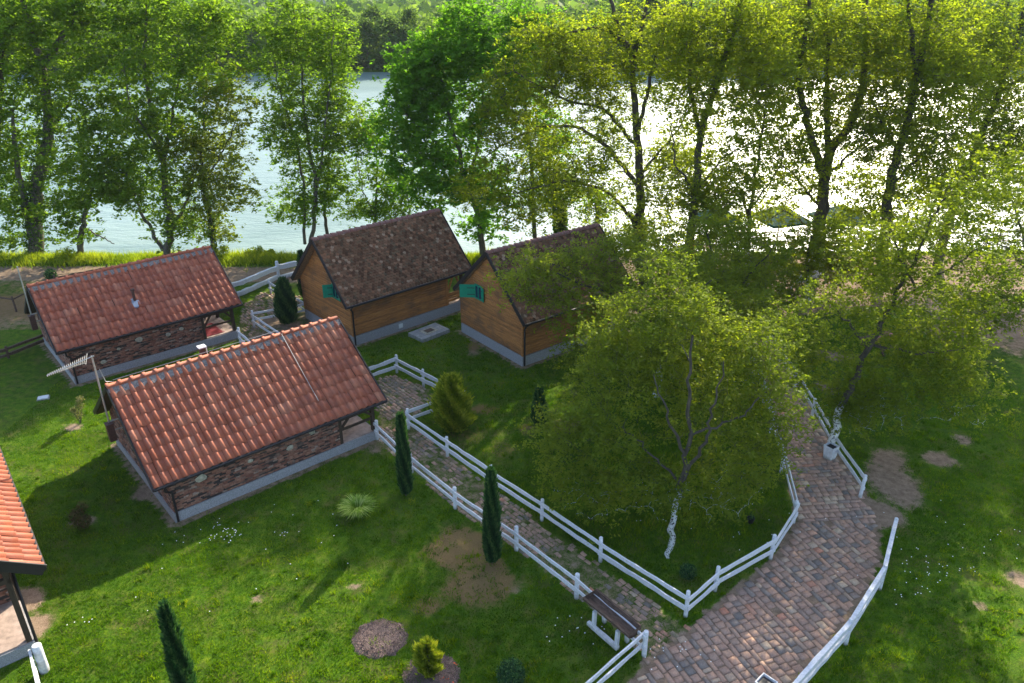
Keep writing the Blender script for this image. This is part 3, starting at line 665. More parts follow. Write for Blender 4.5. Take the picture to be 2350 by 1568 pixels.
hC, iC = cabin('C', 'wood', 'timber clad cabin with fully exposed dark flat tile roof, behind the concrete slab', 'cabin', 'holiday cabins', 1.25)
hD, iD = cabin('D', 'wood', 'timber clad cabin with open green shutter and roof half hidden by leaves', 'cabin', 'holiday cabins', 1.5)
hE, iE = cabin('E', 'brick', 'cabin cut off by the left edge, only its tiled roof corner and porch post showing', 'cabin', 'holiday cabins', 2.2, 'near')

# stove pipe on cabin A
def roof_pt(i, a, b): return (a, b, i['ze'] + b * i['slope'])
a_, b_ = 4.15, 1.35; z_ = iA['ze'] + b_ * iA['slope']
m = MB(); m.tube([(a_, b_, z_), (a_, b_, z_ + .62)], .065, 10); m.tube([(a_, b_, z_ + .62), (a_, b_, z_ + .72)], [.11, .10], 10); cp = m.build('stove_pipe', M['pipe'], hA)
m = MB(); sl_ = iA['slope']; m.poly([(a_ - .17, b_ - .34, z_ - .34 * sl_ + .12), (a_ + .17, b_ - .34, z_ - .34 * sl_ + .12), (a_ + .17, b_ + .1, z_ + .1 * sl_ + .12), (a_ - .17, b_ + .1, z_ + .1 * sl_ + .12),
  (a_ - .17, b_ - .34, z_ - .34 * sl_ + .05), (a_ + .17, b_ - .34, z_ - .34 * sl_ + .05), (a_ + .17, b_ + .1, z_ + .1 * sl_ + .05), (a_ - .17, b_ + .1, z_ + .1 * sl_ + .05)], [(0, 1, 2, 3), (0, 4, 5, 1), (1, 5, 6, 2), (2, 6, 7, 3), (3, 7, 4, 0)])
m.build('flashing', M['zinc'], cp)
# back chimney of cabin B
m = MB(); bb = iB['run'] + 1.0; zc = iB['zr'] - 1.0 * iB['slope']; m.box(3.78, 3.98, bb - .10, bb + .10, zc - .1, zc + .78); ch = m.build('chimney', M['pipe'], hB)
m = MB(); m.box(3.73, 4.04, bb - .15, bb + .15, zc + .78, zc + .83); m.tube([(4.02, bb - .13, zc), (4.02, bb - .13, zc + .78)], .018, 6); m.build('cap', M['white_plate'], ch)
# red rug and bench on the porch of A, bench on B
def porch_rug():
    p = hA.matrix_basis @ mathutils.Vector((iA['pa1'] + .65, .95, iA['pz'] + .02)); t = thing('doormat', p, HUTS['A'][2], 'dark red rug on the porch floor of the cabin with the stove pipe', 'rug')
    m = MB(); m.box(-.5, .45, -.65, 1.0, .002, .02); m.build('rug', M['red_cloth'], t); m = MB()
    for k in range(7): m.box(.47, .55, -.6 + k * .24, -.52 + k * .24, .002, .012)
    m.build('fringe', M['pink'], t)
porch_rug()
def table_(name, P_, rz, label, cat, w1=1.2, d1=.6, h1=.72, mat='raw_wood', group=None):
    t = thing(name, P_, rz, label, cat, group); m = MB()
    for k in range(5): m.box(-w1 / 2, w1 / 2, -d1 / 2 + k * d1 / 5 + .005, -d1 / 2 + (k + 1) * d1 / 5 - .005, h1 - .04, h1)
    m.build('table_top', M[mat], t)
    for sx in (-1, 1):
        for sy in (-1, 1):
            m = MB(); m.box(sx * (w1 / 2 - .1) - .03, sx * (w1 / 2 - .1) + .03, sy * (d1 / 2 - .08) - .03, sy * (d1 / 2 - .08) + .03, 0, h1 - .04); m.build('leg', M[mat], t)
    return t
def at_cabin(h_, a, b, z): return h_.matrix_basis @ mathutils.Vector((a, b, z))
table_('porch_bench', at_cabin(hA, iA['pa1'] + .9, iA['run'], iA['pz'] + .02), HUTS['A'][2] + pi / 2, 'slatted dark bench standing on the porch of the stove pipe cabin', 'bench', 1.3, .4, .45, 'dark_wood')
table_('porch_table', at_cabin(hB, iB['pa1'] + .8, iB['run'] - .4, iB['pz'] + .02), HUTS['B'][2] + pi / 2, 'pale wooden table on the porch of the cabin with the tall antenna', 'table', 1.2, .7, .7, 'tan_floor')
# windows and shutters on timber gables
def gable_window(h_, i_, bc, zc, label=None, w_=.50, hh=.66, swing=80, wd=.8):
    a = i_['pa0'] - .03
    f = MB()
    for (y0, y1, z0, z1) in ((bc - w_ / 2 - .07, bc + w_ / 2 + .07, zc - hh / 2 - .07, zc - hh / 2), (bc - w_ / 2 - .07, bc + w_ / 2 + .07, zc + hh / 2, zc + hh / 2 + .07),
                            (bc - w_ / 2 - .07, bc - w_ / 2, zc - hh / 2, zc + hh / 2), (bc + w_ / 2, bc + w_ / 2 + .07, zc - hh / 2, zc + hh / 2), (bc - .02, bc + .02, zc - hh / 2, zc + hh / 2)):
        f.box(a - .06, a + .03, y0, y1, z0, z1)
    fr = f.build('window', M['green_paint'], h_)
    g = MB(); g.box(a - .02, a + .02, bc - w_ / 2, bc - .02, zc - hh / 2, zc + hh / 2); g.box(a - .02, a + .02, bc + .02, bc + w_ / 2, zc - hh / 2, zc + hh / 2); g.build('pane', M['glass'], fr)
    for sgn in (1, -1):
        s = MB(); wd = wd if sgn > 0 else .3; th_ = R(swing if sgn > 0 else 12)
        hx, hy = a - .06, bc + sgn * (w_ / 2 + .03); ex_, ey_ = hx - sin(th_) * wd, hy + sgn * cos(th_) * wd
        s.bar((hx, hy, zc), (ex_, ey_, zc), .035, hh + .06)
        o = s.build('shutter', M['green_paint'], h_)
        k = MB()
        for zz in (zc - .18, zc + .18): k.bar((hx + .0, hy, zz), ((hx + ex_) / 2, (hy + ey_) / 2, zz), .05, .04)
        k.build('hinge', M['fascia'], o)
gd = G(1099, 787); zc_ = ZH(1099, 672, gd); la, lb = to_local('D', gd)
gable_window(hD, iD, lb, zc_, swing=48)
gc = G(790, 776); lc = to_local('C', gc); gable_window(hC, iC, lc[1], ZH(780, 668, gc), swing=60, wd=.5)
m = MB(); m.box(3.25, 3.5, iC['b0'] - .075, iC['b0'] - .03, .18, .42); m.build('vent_cover', M['white_plate'], hC)

# antennas
def antenna(h_, i_, key, a, b, ztop, boom, label):
    base = at_cabin(h_, a, b, 0); t = thing('roof_antenna', (base[0], base[1], 3.1), HUTS[key][2], label, 'antenna')
    m = MB(); m.tube([(0, 0, -.9), (0, 0, ztop - 3.1)], .032, 8); m.build('mast', M['steel'], t)
    m = MB(); m.box(-.14, .10, -.20, .06, -.85, -.15); m.box(-.16, .12, -.22, .08, -.17, -.12); m.build('junction_box', M['pipe'], t)
    for zz in (-.5, -.1): m = MB(); m.bar((0, 0, zz), (.5, 0, zz), .04, .04); m.build('wall_bracket', M['steel'], t)
    if boom is not None:
        e_ = at_local_dir(HUTS[key][2], boom); q_ = np.array([0, 0, ztop - 3.1 - .03])
        m = MB(); m.tube([q_ - e_ * .05, q_ + e_], .022, 6); bm = m.build('boom', M['steel'], t)
        side = np.cross(e_ / np.linalg.norm(e_), (0, 0, 1)); m = MB(); n_ = 20
        for k in range(n_):
            c_ = q_ + e_ * (.12 + .86 * k / (n_ - 1)); ln = .42 - .30 * (k / n_) ** .6
            if k == 0: ln = .5
            m.tube([c_ - side * ln, c_ + side * ln], .008, 4)
        m.build('elements', M['steel'], bm)
    return t
def at_local_dir(ph, v): return np.array([v[0] * cos(-ph) - v[1] * sin(-ph), v[0] * sin(-ph) + v[1] * cos(-ph), v[2]])
_b = at_cabin(hB, -.22, iB['run'] - .05, 0); zt = ZH(216, 816, _b); tip = W(107, 860, _b[1] - .6); top = np.array([_b[0], _b[1], zt])
antenna(hB, iB, 'B', -.22, iB['run'] - .05, zt, tip - top, 'aerial with long spiky boom on a mast at the gable of the foreground cabin')
_a = at_cabin(hA, -.22, iA['run'] - .4, 0)
antenna(hA, iA, 'A', -.22, iA['run'] - .4, ZH(38, 612, _a), None, 'bare antenna mast with a dark box on the gable of the stove pipe cabin')

# ------------------------------------------------------------------ fences
def fence(pts, label, mat='white_wood', ph=.98, prad=.065, rails=(.80, .42), rh=.13, rth=.045, posts=None, group='white painted fences', ends=(0, 0), cat='fence', side=.07, cap=True, ext=None):
    P_ = [np.array(G(*p)[:2]) if len(p) == 2 else np.array(p[:2]) for p in pts]
    o = P_[0]; t = thing('wooden_fence', (o[0], o[1], 0), 0, label, cat, group); n = len(P_)
    for k, p in enumerate(P_):
        if posts is not None and k not in posts: continue
        m = MB(); q = p - o; lean = (random.gauss(0, .015), random.gauss(0, .015)); hh = ph * random.uniform(.95, 1.06)
        m.tube([(q[0], q[1], -.1), (q[0] + lean[0] * .5, q[1] + lean[1] * .5, hh * .5), (q[0] + lean[0], q[1] + lean[1], hh - .02), (q[0] + lean[0], q[1] + lean[1], hh)], [prad * 1.05, prad, prad, prad * .85], 9)
        m.build('post', M[mat], t)
    for k in range(n - 1):
        a, b = P_[k] - o, P_[k + 1] - o; d = (b - a) / np.linalg.norm(b - a); nn = np.array([d[1], -d[0]]) * side
        for z in rails:
            z1, z2 = z + random.uniform(-.03, .03), z + random.uniform(-.03, .03); m = MB(); ln = np.linalg.norm(b - a)
            m.bar((*(a - d * .06 + nn), z1), (*(b + d * .06 + nn), z2), rth, rh * random.uniform(.85, 1.15), wob=.16, n=max(2, int(ln / .35))); m.build('rail', M[mat], t)
    return t
fence([(866, 1008), (945, 1085), (1045, 1167), (1185, 1264), (1323, 1372), (1478, 1506), (1330, 1640), (1200, 1760)], 'worn white two rail fence left of the mossy path, running past the log trough', 'worn_white', prad=.075, side=.08)
fence([(780, 905), (911, 856), (972, 888), (1068, 935), (938, 985), (1027, 1048), (1127, 1118), (1243, 1195), (1378, 1289), (1573, 1416), (1640, 1356), (1768, 1282), (1820, 1200)],
      'long white rail fence zigzagging right of the mossy path to the brick path bend', side=.08, rh=.16, posts=[0, 1, 2, 4, 5, 6, 7, 8, 9, 10, 11, 12], group='white painted fences')
fence([(1820, 1200), (1792, 1085), (1768, 1000), (1752, 930), (1728, 860), (1700, 790)], 'white fence half hidden by leaves on the left side of the far brick path', posts=None)
fence([(1973, 1142), (1905, 1040), (1862, 960), (1822, 895), (1785, 838), (1755, 790)], 'white fence on the right side of the far brick path, by the leaning limewashed tree', rh=.15)
fence([(2045, 1240), (2018, 1352), (1940, 1478), (1800, 1640), (1650, 1800)], 'broad white slab fence curving along the outer edge of the brick path', 'worn_white', rails=(.84, .50), rh=.17, rth=.12, side=.0)
fence([(470, 705), (560, 678), (641, 642), (705, 628)], 'thick white log fence between the stove pipe cabin and the dark roofed cabin', 'white_wood', ph=1.25, prad=.10, rails=(.85, .2), rh=.24, rth=.2, side=.0, posts=[0, 2, 3])
fence([(622, 675), (662, 700), (708, 728), (584, 752), (655, 800), (700, 835)], 'small white angled fence around the lone cypress behind the foreground roof', 'white_wood', rh=.12, posts=[0, 2, 3, 4, 5])
fence([(553, 790), (605, 838), (660, 885)], 'short white fence starting at the porch corner of the stove pipe cabin', 'white_wood')
fence([(103, 1540), (128, 1640), (150, 1740)], 'white fence with stout round posts in the bottom left corner', 'worn_white', prad=.13, rth=.07, side=.18, ph=1.0, rh=.16)
fence([(-60, 700), (38, 715), (132, 665), (250, 640)], 'rustic brown post and rail fence beside the dirt track at left', 'brown_wood', prad=.055, rh=.07, rth=.06, rails=(.8,), group='rustic brown fences', posts=[0, 1, 2, 3])
fence([(-80, 850), (20, 822), (115, 785)], 'low weathered log rail at the left lawn edge beside the stove pipe cabin', 'brown_wood', prad=.06, ph=.7, rails=(.5, .18), rh=.14, rth=.12, side=0, group='rustic brown fences')
# riverside rustic fence
rp = [(x_, 53.0 + .5 * sin(x_ * .4), 0) for x_ in np.arange(6, 40, 2.4)]
fence(rp, 'low rustic pole fence along the river edge under the tall trees', 'raw_wood', ph=1.25, prad=.05, rails=(1.1, .75, .4), rh=.06, rth=.05, group=None, side=0)

# ------------------------------------------------------------------ small things
def slab():
    g = G(985, 768); t = thing('concrete_slab', (g[0], g[1], 0), HUTS['C'][2] + .05, 'grey concrete slab with square tiled cover on the grass in front of the dark roofed cabin', 'slab')
    m = MB(); m.box(-.95, .95, -.62, .62, -.05, .22); m.build('slab', M['concrete'], t)
    m = MB(); m.box(-.42, .42, -.32, .32, .22, .245); c = m.build('cover', M['stone'], t); m = MB(); m.box(-.25, .25, -.18, .18, .245, .26); m.build('hatch', M['brown_wood'], c)
slab()
def trough():
    a, b = G(1362, 1445), G(1414, 1490); d = (b - a)[:2]; ln = np.linalg.norm(d); rz = math.atan2(d[1], d[0])
    t = thing('log_trough', (a[0], a[1], 0), rz, 'hollowed brown log trough on a white stand against the worn white fence', 'trough')
    for k in (0, 1):
        m = MB(); x_ = k * ln
        m.bar((x_, 0, 0), (x_, .02, .72), .10, .10, up=(0, 1, 0)); m.build('leg', M['white_wood'], t)
        m = MB(); m.bar((x_, .45, 0), (x_, .40, .72), .10, .10, up=(0, 1, 0)); m.build('leg', M['white_wood'], t)
    m = MB(); m.bar((-.22, -.02, .12), (ln + .08, -.02, .12), .12, .13, wob=.1, n=5); m.build('beam', M['white_wood'], t)
    x0, x1 = -.45, ln + .45; r1, r2 = .30, .235; V = []; K = 9; n = 8
    for i_ in range(n + 1):
        x_ = x0 + (x1 - x0) * i_ / n
        for j in range(K):
            th_ = pi + pi * j / (K - 1); k1 = r1 * random.uniform(.95, 1.05); V.append((x_, .22 + k1 * cos(th_), .98 + k1 * sin(th_) * .9))
        for j in range(K):
            th_ = pi + pi * j / (K - 1); V.append((x_, .22 + r2 * cos(th_), .99 + r2 * sin(th_) * .85))
    f = []; S = 2 * K
    for i_ in range(n):
        for j in range(K - 1):
            a_ = i_ * S + j; f += [(a_, a_ + 1, a_ + 1 + S, a_ + S)]; a_ += K; f += [(a_ + 1, a_, a_ + S, a_ + 1 + S)]
        f += [(i_ * S, i_ * S + S, i_ * S + S + K, i_ * S + K), (i_ * S + K - 1, i_ * S + 2 * K - 1, i_ * S + S + 2 * K - 1, i_ * S + S + K - 1)]
    for e_ in (0, n): f += [tuple(e_ * S + j for j in range(K)) ]
    m = MB(); m.poly(V, f); m.build('trough', M['brown_wood'], t)
trough()
def bin_(px, py, label, rz):
    g = G(px, py); t = thing('litter_bin', (g[0], g[1], 0), rz, label, 'litter bin', 'white wooden litter bins')
    m = MB(); w0, w1, hh, tk = .17, .22, .62, .025
    o_ = [(s1 * w0, s2 * w0, .02) for s1, s2 in ((-1, -1), (1, -1), (1, 1), (-1, 1))] + [(s1 * w1, s2 * w1, hh) for s1, s2 in ((-1, -1), (1, -1), (1, 1), (-1, 1))]
    i_ = [(s1 * (w1 - tk), s2 * (w1 - tk), hh) for s1, s2 in ((-1, -1), (1, -1), (1, 1), (-1, 1))] + [(s1 * (w1 - .05), s2 * (w1 - .05), hh - .28) for s1, s2 in ((-1, -1), (1, -1), (1, 1), (-1, 1))]
    m.poly(o_ + i_, [(0, 1, 5, 4), (1, 2, 6, 5), (2, 3, 7, 6), (3, 0, 4, 7), (4, 5, 9, 8), (5, 6, 10, 9), (6, 7, 11, 10), (7, 4, 8, 11), (8, 9, 13, 12), (9, 10, 14, 13), (10, 11, 15, 14), (11, 8, 12, 15)])
    m.build('body', M['white_wood'], t); m = MB(); m.poly(i_[4:], [(0, 1, 2, 3)]); q = [(s1 * (w1 - .052), s2 * (w1 - .052), z) for z in (hh - .1, hh - .27) for s1, s2 in ((-1, -1), (1, -1), (1, 1), (-1, 1))]
    m.box(-w1 + .06, w1 - .06, -w1 + .06, w1 - .06, hh - .24, hh - .06); m.build('bin_bag', M['black'], t)
bin_(1903, 1052, 'white open topped bin hanging by the fence under the leaning limewashed tree', .6)
bin_(1752, 1602, 'white open topped bin on the brick path at the bottom edge', .75)
def mulch(px, py, r, label, name='mulch_bed', flowers=0):
    g = G(px, py); t = thing(name, (g[0], g[1], 0), 0, label, 'mulch bed'); K = 28; V = [(0, 0, .06)]
    for rr, z in ((.35, .065), (.7, .055), (.92, .035), (1.05, -.02)):
        for k in range(K): q = r * rr * (1 + .05 * sin(k * 1.9) + random.uniform(-.04, .04)); V.append((q * cos(2 * pi * k / K), q * .92 * sin(2 * pi * k / K), z + random.uniform(-.006, .012)))
    f = [(0, 1 + k, 1 + (k + 1) % K) for k in range(K)] + [(1 + i_ * K + k, 1 + (i_ + 1) * K + k, 1 + (i_ + 1) * K + (k + 1) % K, 1 + i_ * K + (k + 1) % K) for i_ in range(3) for k in range(K)]
    m = MB(); m.poly(V, f, True); m.build('mound', M['mulch'], t)
    n = 1500; a = RNG.random(n) * 2 * pi; q = r * 1.02 * np.sqrt(RNG.random(n)); c = np.stack([q * np.cos(a), q * .92 * np.sin(a), np.full(n, .07)], 1)
    V, F_, tn = quad_cloud(c, .045, .3); npmesh('bark_chips', V, F_, M['chips'], t)
    if flowers:
        c = np.stack([RNG.uniform(.15, r * .95, flowers), RNG.uniform(-r * .6, r * .7, flowers), np.full(flowers, .15)], 1); V, F_, tn = quad_cloud(c, .06, .3); npmesh('red_flowers', V, F_, M['orange'], t)
def quad_cloud(c, size, flat=.9, aspect=.55, droop=0.):
    n = len(c); nr = RNG.normal(0, 1, (n, 3)); nr[:, 2] = np.abs(nr[:, 2]) + flat; nr /= np.linalg.norm(nr, axis=1)[:, None]
    r = RNG.normal(0, 1, (n, 3)); r[:, 2] -= droop; t = np.cross(nr, r); t /= np.linalg.norm(t, axis=1)[:, None] + 1e-9; b = np.cross(nr, t)
    s = (size * (.6 + .8 * RNG.random(n)))[:, None] if not hasattr(size, '__len__') else np.asarray(size)[:, None]
    V = np.stack([c - t * s * .5, c - b * s * .5 * aspect - nr * s * .06, c + t * s * .5, c + b * s * .5 * aspect - nr * s * .06], 1).reshape(-1, 3)
    return V, np.arange(4 * n).reshape(-1, 4), RNG.random(n)
M['chips'] = simple('bark chips', (.15, .10, .085), 1, .4, 8, 0, island_var=.6)
mulch(872, 1466, .80, 'round bare mulch bed in the lawn, left of the young golden thuja')
mulch(990, 1548, .80, 'mulch bed with small red flowers around the young golden thuja', flowers=14)
g = G(100, 915); t = thing('drain_cover', (g[0], g[1], 0), .4, 'small white concrete drain cover in the grass left of the sparse shrub', 'drain cover'); m = MB(); m.box(-.22, .22, -.15, .15, -.02, .09); m.build('lid', M['white_plate'], t); m = MB(); m.box(-.26, .26, -.19, .19, -.03, .05); m.build('frame', M['concrete'], t)
g = G(1073, 1043); 
g = G(1068, 1047)
g = G(1078, 1042); g = G(1077, 1041)
g = G(1075, 1040)

# ------------------------------------------------------------------ shrubs and cypresses
def conifer(name, px, py, hgt, rad, label, cat, leaf='cypress', n=9000, prof=None, group=None, size=.15, spread=.0, P_=None):
    g = G(px, py) if P_ is None else P_; t = thing(name, (g[0], g[1], 0), 0, label, cat, group)
    m = MB(); m.tube([(0, 0, -.05), (0, 0, hgt * .5), (0, 0, hgt * .93)], [.05, .035, .01], 6); m.build('trunk', BARK['grey'], t)
    prof = prof or (lambda u: (1 - u) ** .58 * (1 - math.exp(-(u + .10) * 7)))
    u = RNG.random(n) ** 1.15; z = hgt * (.05 + .95 * u); pr = np.array([prof(v) for v in np.linspace(0, 1, 101)]); pr /= pr.max(); rr = pr[(u * 100).astype(int)] * rad
    a = RNG.random(n) * 2 * pi; q = rr * (1 + (.35 if leaf == 'thuja' else 0) * np.sin(a * 3 + u * 5) * np.sin(u * 9 + a * 2)) * (.5 + .5 * RNG.random(n) ** .4) * (1 + .16 * np.sin(a * 5 + u * 14)) * (1 + .25 * (vnoise(a * 2 + 9, z * 3 + 9, .5, 91) - .5)) + np.abs(RNG.normal(0, rad * .16, n)) * (RNG.random(n) < .35); z = hgt * (.05 + .95 * u)
    c = np.stack([q * np.cos(a), q * np.sin(a), z], 1)
    out = np.stack([np.cos(a), np.sin(a), np.full(n, 1.9 if leaf == 'cypress' else 1.2)], 1) + RNG.normal(0, .25, (n, 3)); out /= np.linalg.norm(out, axis=1)[:, None]
    sd2 = np.cross(out, RNG.normal(0, 1, (n, 3))); sd2 /= np.linalg.norm(sd2, axis=1)[:, None]
    s = (size * (.6 + .8 * RNG.random(n)))[:, None]
    V = np.stack([c - out * s * .6, c - sd2 * s * .22, c + out * s, c + sd2 * s * .22], 1).reshape(-1, 3)
    cl = .5 + .5 * np.sin(a * 5 + u * 14); npmesh('foliage', V, np.arange(4 * n).reshape(-1, 4), LEAF[leaf], t, attrs={'tint': ('FACE', np.clip(cl * .5 + RNG.random(n) * .5, 0, 1))}); return t
def cyh(px, py, tx, ty): g = G(px, py); return ZH(tx, ty, g)
CY = 'slender cypresses'
conifer('cypress', 932, 1137, cyh(932, 1137, 905, 955), .205, 'slim dark cypress between the ornamental grass and the worn white fence', 'cypress', n=12000, group=CY)
conifer('cypress', 1130, 1292, cyh(1130, 1292, 1125, 1080), .22, 'slim dark cypress rising in front of the worn white fence beside the straw patch', 'cypress', n=13000, group=CY)
_h = 3.6; _g = W(388, 1390, 12.0); _g = np.array([_g[0], 12.6, 0]); _g = G(440, 1640)
conifer('cypress', 0, 0, ZH(388, 1388, _g), .22, 'slim cypress cut by the bottom edge of the photo, left of the round mulch bed', 'cypress', n=13000, group=CY, P_=_g)
conifer('cypress', 661, 744, cyh(661, 744, 657, 640), .50, 'broad dark cypress inside the small angled fence behind the cabins', 'cypress', n=9000, group=CY, prof=lambda u: (1 - u) ** .6 * (1 - math.exp(-(u + .04) * 6)))
conifer('cypress', 1237, 975, 1.75, .28, 'small bluish dwarf cypress in the shade before the locust tree', 'cypress', n=3500, group=CY)
conifer('golden_thuja', 1040, 990, cyh(1040, 990, 1045, 862), .68, 'broad golden green thuja at the white fence corner', 'thuja', 'thuja', n=12000, prof=lambda u: (1 - u) ** .6 * (1 - math.exp(-(u + .05) * 5)), size=.14)
conifer('golden_thuja', 985, 1552, 1.3, .30, 'young golden thuja growing in the mulch bed with red flowers', 'thuja', 'thuja', n=4500, prof=lambda u: (1 - u) ** .55 * (1 - math.exp(-(u + .02) * 3.5)), size=.11)
conifer('cypress', 695, 605, 3.0, .3, 'dark cypress standing behind the left gable of the dark roofed cabin', 'cypress', n=5000, group=CY, P_=(W(692, 600, 44)[0], 44, 0))
def tuft(name, px, py, n, h, r, leaf, label, cat, wd=.02, P_=None):
    g = G(px, py) if P_ is None else P_; t = thing(name, (g[0], g[1], 0), 0, label, cat); V = []; 
    a = RNG.random(n) * 2 * pi; l = r * (.35 + .65 * RNG.random(n)); hh = h * (.6 + .5 * RNG.random(n)); K = 5; P0 = np.zeros((n, K + 1, 3))
    for k in range(K + 1):
        u = k / K; P0[:, k, 0] = np.cos(a) * l * u ** 1.3 + np.cos(a) * .08; P0[:, k, 1] = np.sin(a) * l * u ** 1.3 + np.sin(a) * .08; P0[:, k, 2] = hh * (1.7 * u - 1.05 * u * u)
    sx = np.stack([-np.sin(a), np.cos(a), np.zeros(n)], 1); wv = [wd, wd, wd * .9, wd * .7, wd * .4, .002]
    V = np.zeros((n, K + 1, 2, 3))
    for k in range(K + 1): V[:, k, 0] = P0[:, k] - sx * wv[k]; V[:, k, 1] = P0[:, k] + sx * wv[k]
    idx = np.arange(n * (K + 1) * 2).reshape(n, K + 1, 2); F_ = np.stack([idx[:, :-1, 0], idx[:, :-1, 1], idx[:, 1:, 1], idx[:, 1:, 0]], -1).reshape(-1, 4)
    npmesh('leaves', V.reshape(-1, 3), F_, LEAF[leaf], t, attrs={'tint': ('FACE', np.repeat(RNG.random(n), K))}); return t
tuft('ornamental_grass', 822, 1180, 900, .70, .72, 'grassy', 'bright arching clump of ornamental grass on the lawn left of a cypress', 'ornamental grass')
def shrub(name, px, py, blobs, n, leaf, label, cat, size=.07, stems=8, P_=None, group=None):
    g = G(px, py) if P_ is None else P_; t = thing(name, (g[0], g[1], 0), 0, label, cat, group); m = MB(); C = []
    for (x_, y_, z_, r_) in blobs:
        for k in range(max(2, stems // len(blobs))):
            e_ = np.array([x_, y_, z_]) + RNG.normal(0, r_ * .4, 3); m.tube([(0, 0, -.03), tuple(e_ * .5 + RNG.normal(0, .03, 3)), tuple(e_)], [.014, .009, .004], 4)
        q = RNG.normal(0, 1, (n // len(blobs), 3)); q /= np.linalg.norm(q, axis=1)[:, None]; C.append(np.array([x_, y_, z_]) + q * (r_ * RNG.random((len(q), 1)) ** .5))
    m.build('stems', BARK['grey'], t); C = np.concatenate(C); C[:, 2] = np.maximum(C[:, 2], .03); V, F_, tn = quad_cloud(C, size, .3)
    npmesh('leaves', V, F_, LEAF[leaf], t, attrs={'tint': ('FACE', tn)}); return t
shrub('sparse_shrub', 185, 972, [(0, 0, .45, .25), (.1, .05, .85, .22), (.2, .1, 1.15, .18), (-.15, 0, .7, .16)], 900, 'dry', 'thin pale leaved shrub on the lawn between the two brick cabins', 'shrub')
shrub('reddish_shrub', 192, 1212, [(0, 0, .3, .3), (.15, -.1, .45, .25), (-.2, .1, .5, .25), (0, .2, .75, .2)], 1100, 'reddish', 'small reddish shrub in shade left of the foreground cabin', 'shrub', .12)
shrub('dark_bush', 1172, 1560, [(0, 0, .25, .42)], 2600, 'cypress', 'low dark rounded bush at the bottom edge beside the golden thuja', 'shrub', .07)
shrub('dark_bush', 1578, 1322, [(0, 0, .18, .3)], 1200, 'cypress', 'dark low plant at the foot of the limewashed tree by the fence corner', 'shrub', .07)
def ball():
    g = G(1722, 1200); t = thing('dark_pot', (g[0], g[1], 0), 0, 'small dark blue pot in the long grass under the locust tree', 'pot'); m = MB(); m.lathe([(.0, 0), (.09, 0), (.13, .2), (.14, .22), (.12, .22), (.1, .06), (0, .06)], k=12); m.build('pot', M['black'], t)
    V, F_, tn = quad_cloud(RNG.normal(0, .06, (60, 3)) + (0, 0, .26), .07); npmesh('plant', V, F_, LEAF['cypress'], t, attrs={'tint': ('FACE', tn)})
ball()
g = G(262, 622)
shrub('round_bush', 116 * 1, 640, [(0, 0, .3, .4)], 900, 'cypress', 'low dark green bush on the dirt track edge above the stove pipe cabin', 'shrub', .1, P_=G(118, 640))

# ------------------------------------------------------------------ broadleaf trees
def tubes_np(lines, k=4):
    Vs, Fs, off = [], [], 0
    for P_, r, kk in lines:
        n = len(P_); d = np.gradient(P_, axis=0); d /= np.linalg.norm(d, axis=1)[:, None] + 1e-9
        ref = np.array([1., 0, 0]) if abs(d[0, 0]) < .7 else np.array([0, 1., 0])
        a = np.cross(d, ref); a /= np.linalg.norm(a, axis=1)[:, None] + 1e-9; b = np.cross(d, a)
        th_ = np.arange(kk) * 2 * pi / kk; V = P_[:, None, :] + (a[:, None, :] * np.cos(th_)[None, :, None] + b[:, None, :] * np.sin(th_)[None, :, None]) * np.asarray(r)[:, None, None]
        i_ = np.arange(n * kk).reshape(n, kk); j_ = np.roll(i_, -1, 1); Fs.append(np.stack([i_[:-1], j_[:-1], j_[1:], i_[1:]], -1).reshape(-1, 4) + off); Vs.append(V.reshape(-1, 3)); off += n * kk
    return np.concatenate(Vs), np.concatenate(Fs)
def smooth_line(P_, n=14, wob=.04):
    P_ = np.array(P_, float); s = np.concatenate([[0], np.cumsum(np.linalg.norm(np.diff(P_, axis=0), axis=1))]); u = np.linspace(0, s[-1], n)
    Q = np.stack([np.interp(u, s, P_[:, k]) for k in range(3)], 1)
    Q[1:-1] = (Q[:-2] + 2 * Q[1:-1] + Q[2:]) / 4; Q[1:-1] += RNG.normal(0, wob, (n - 2, 3)) * [1, 1, .4]; return Q
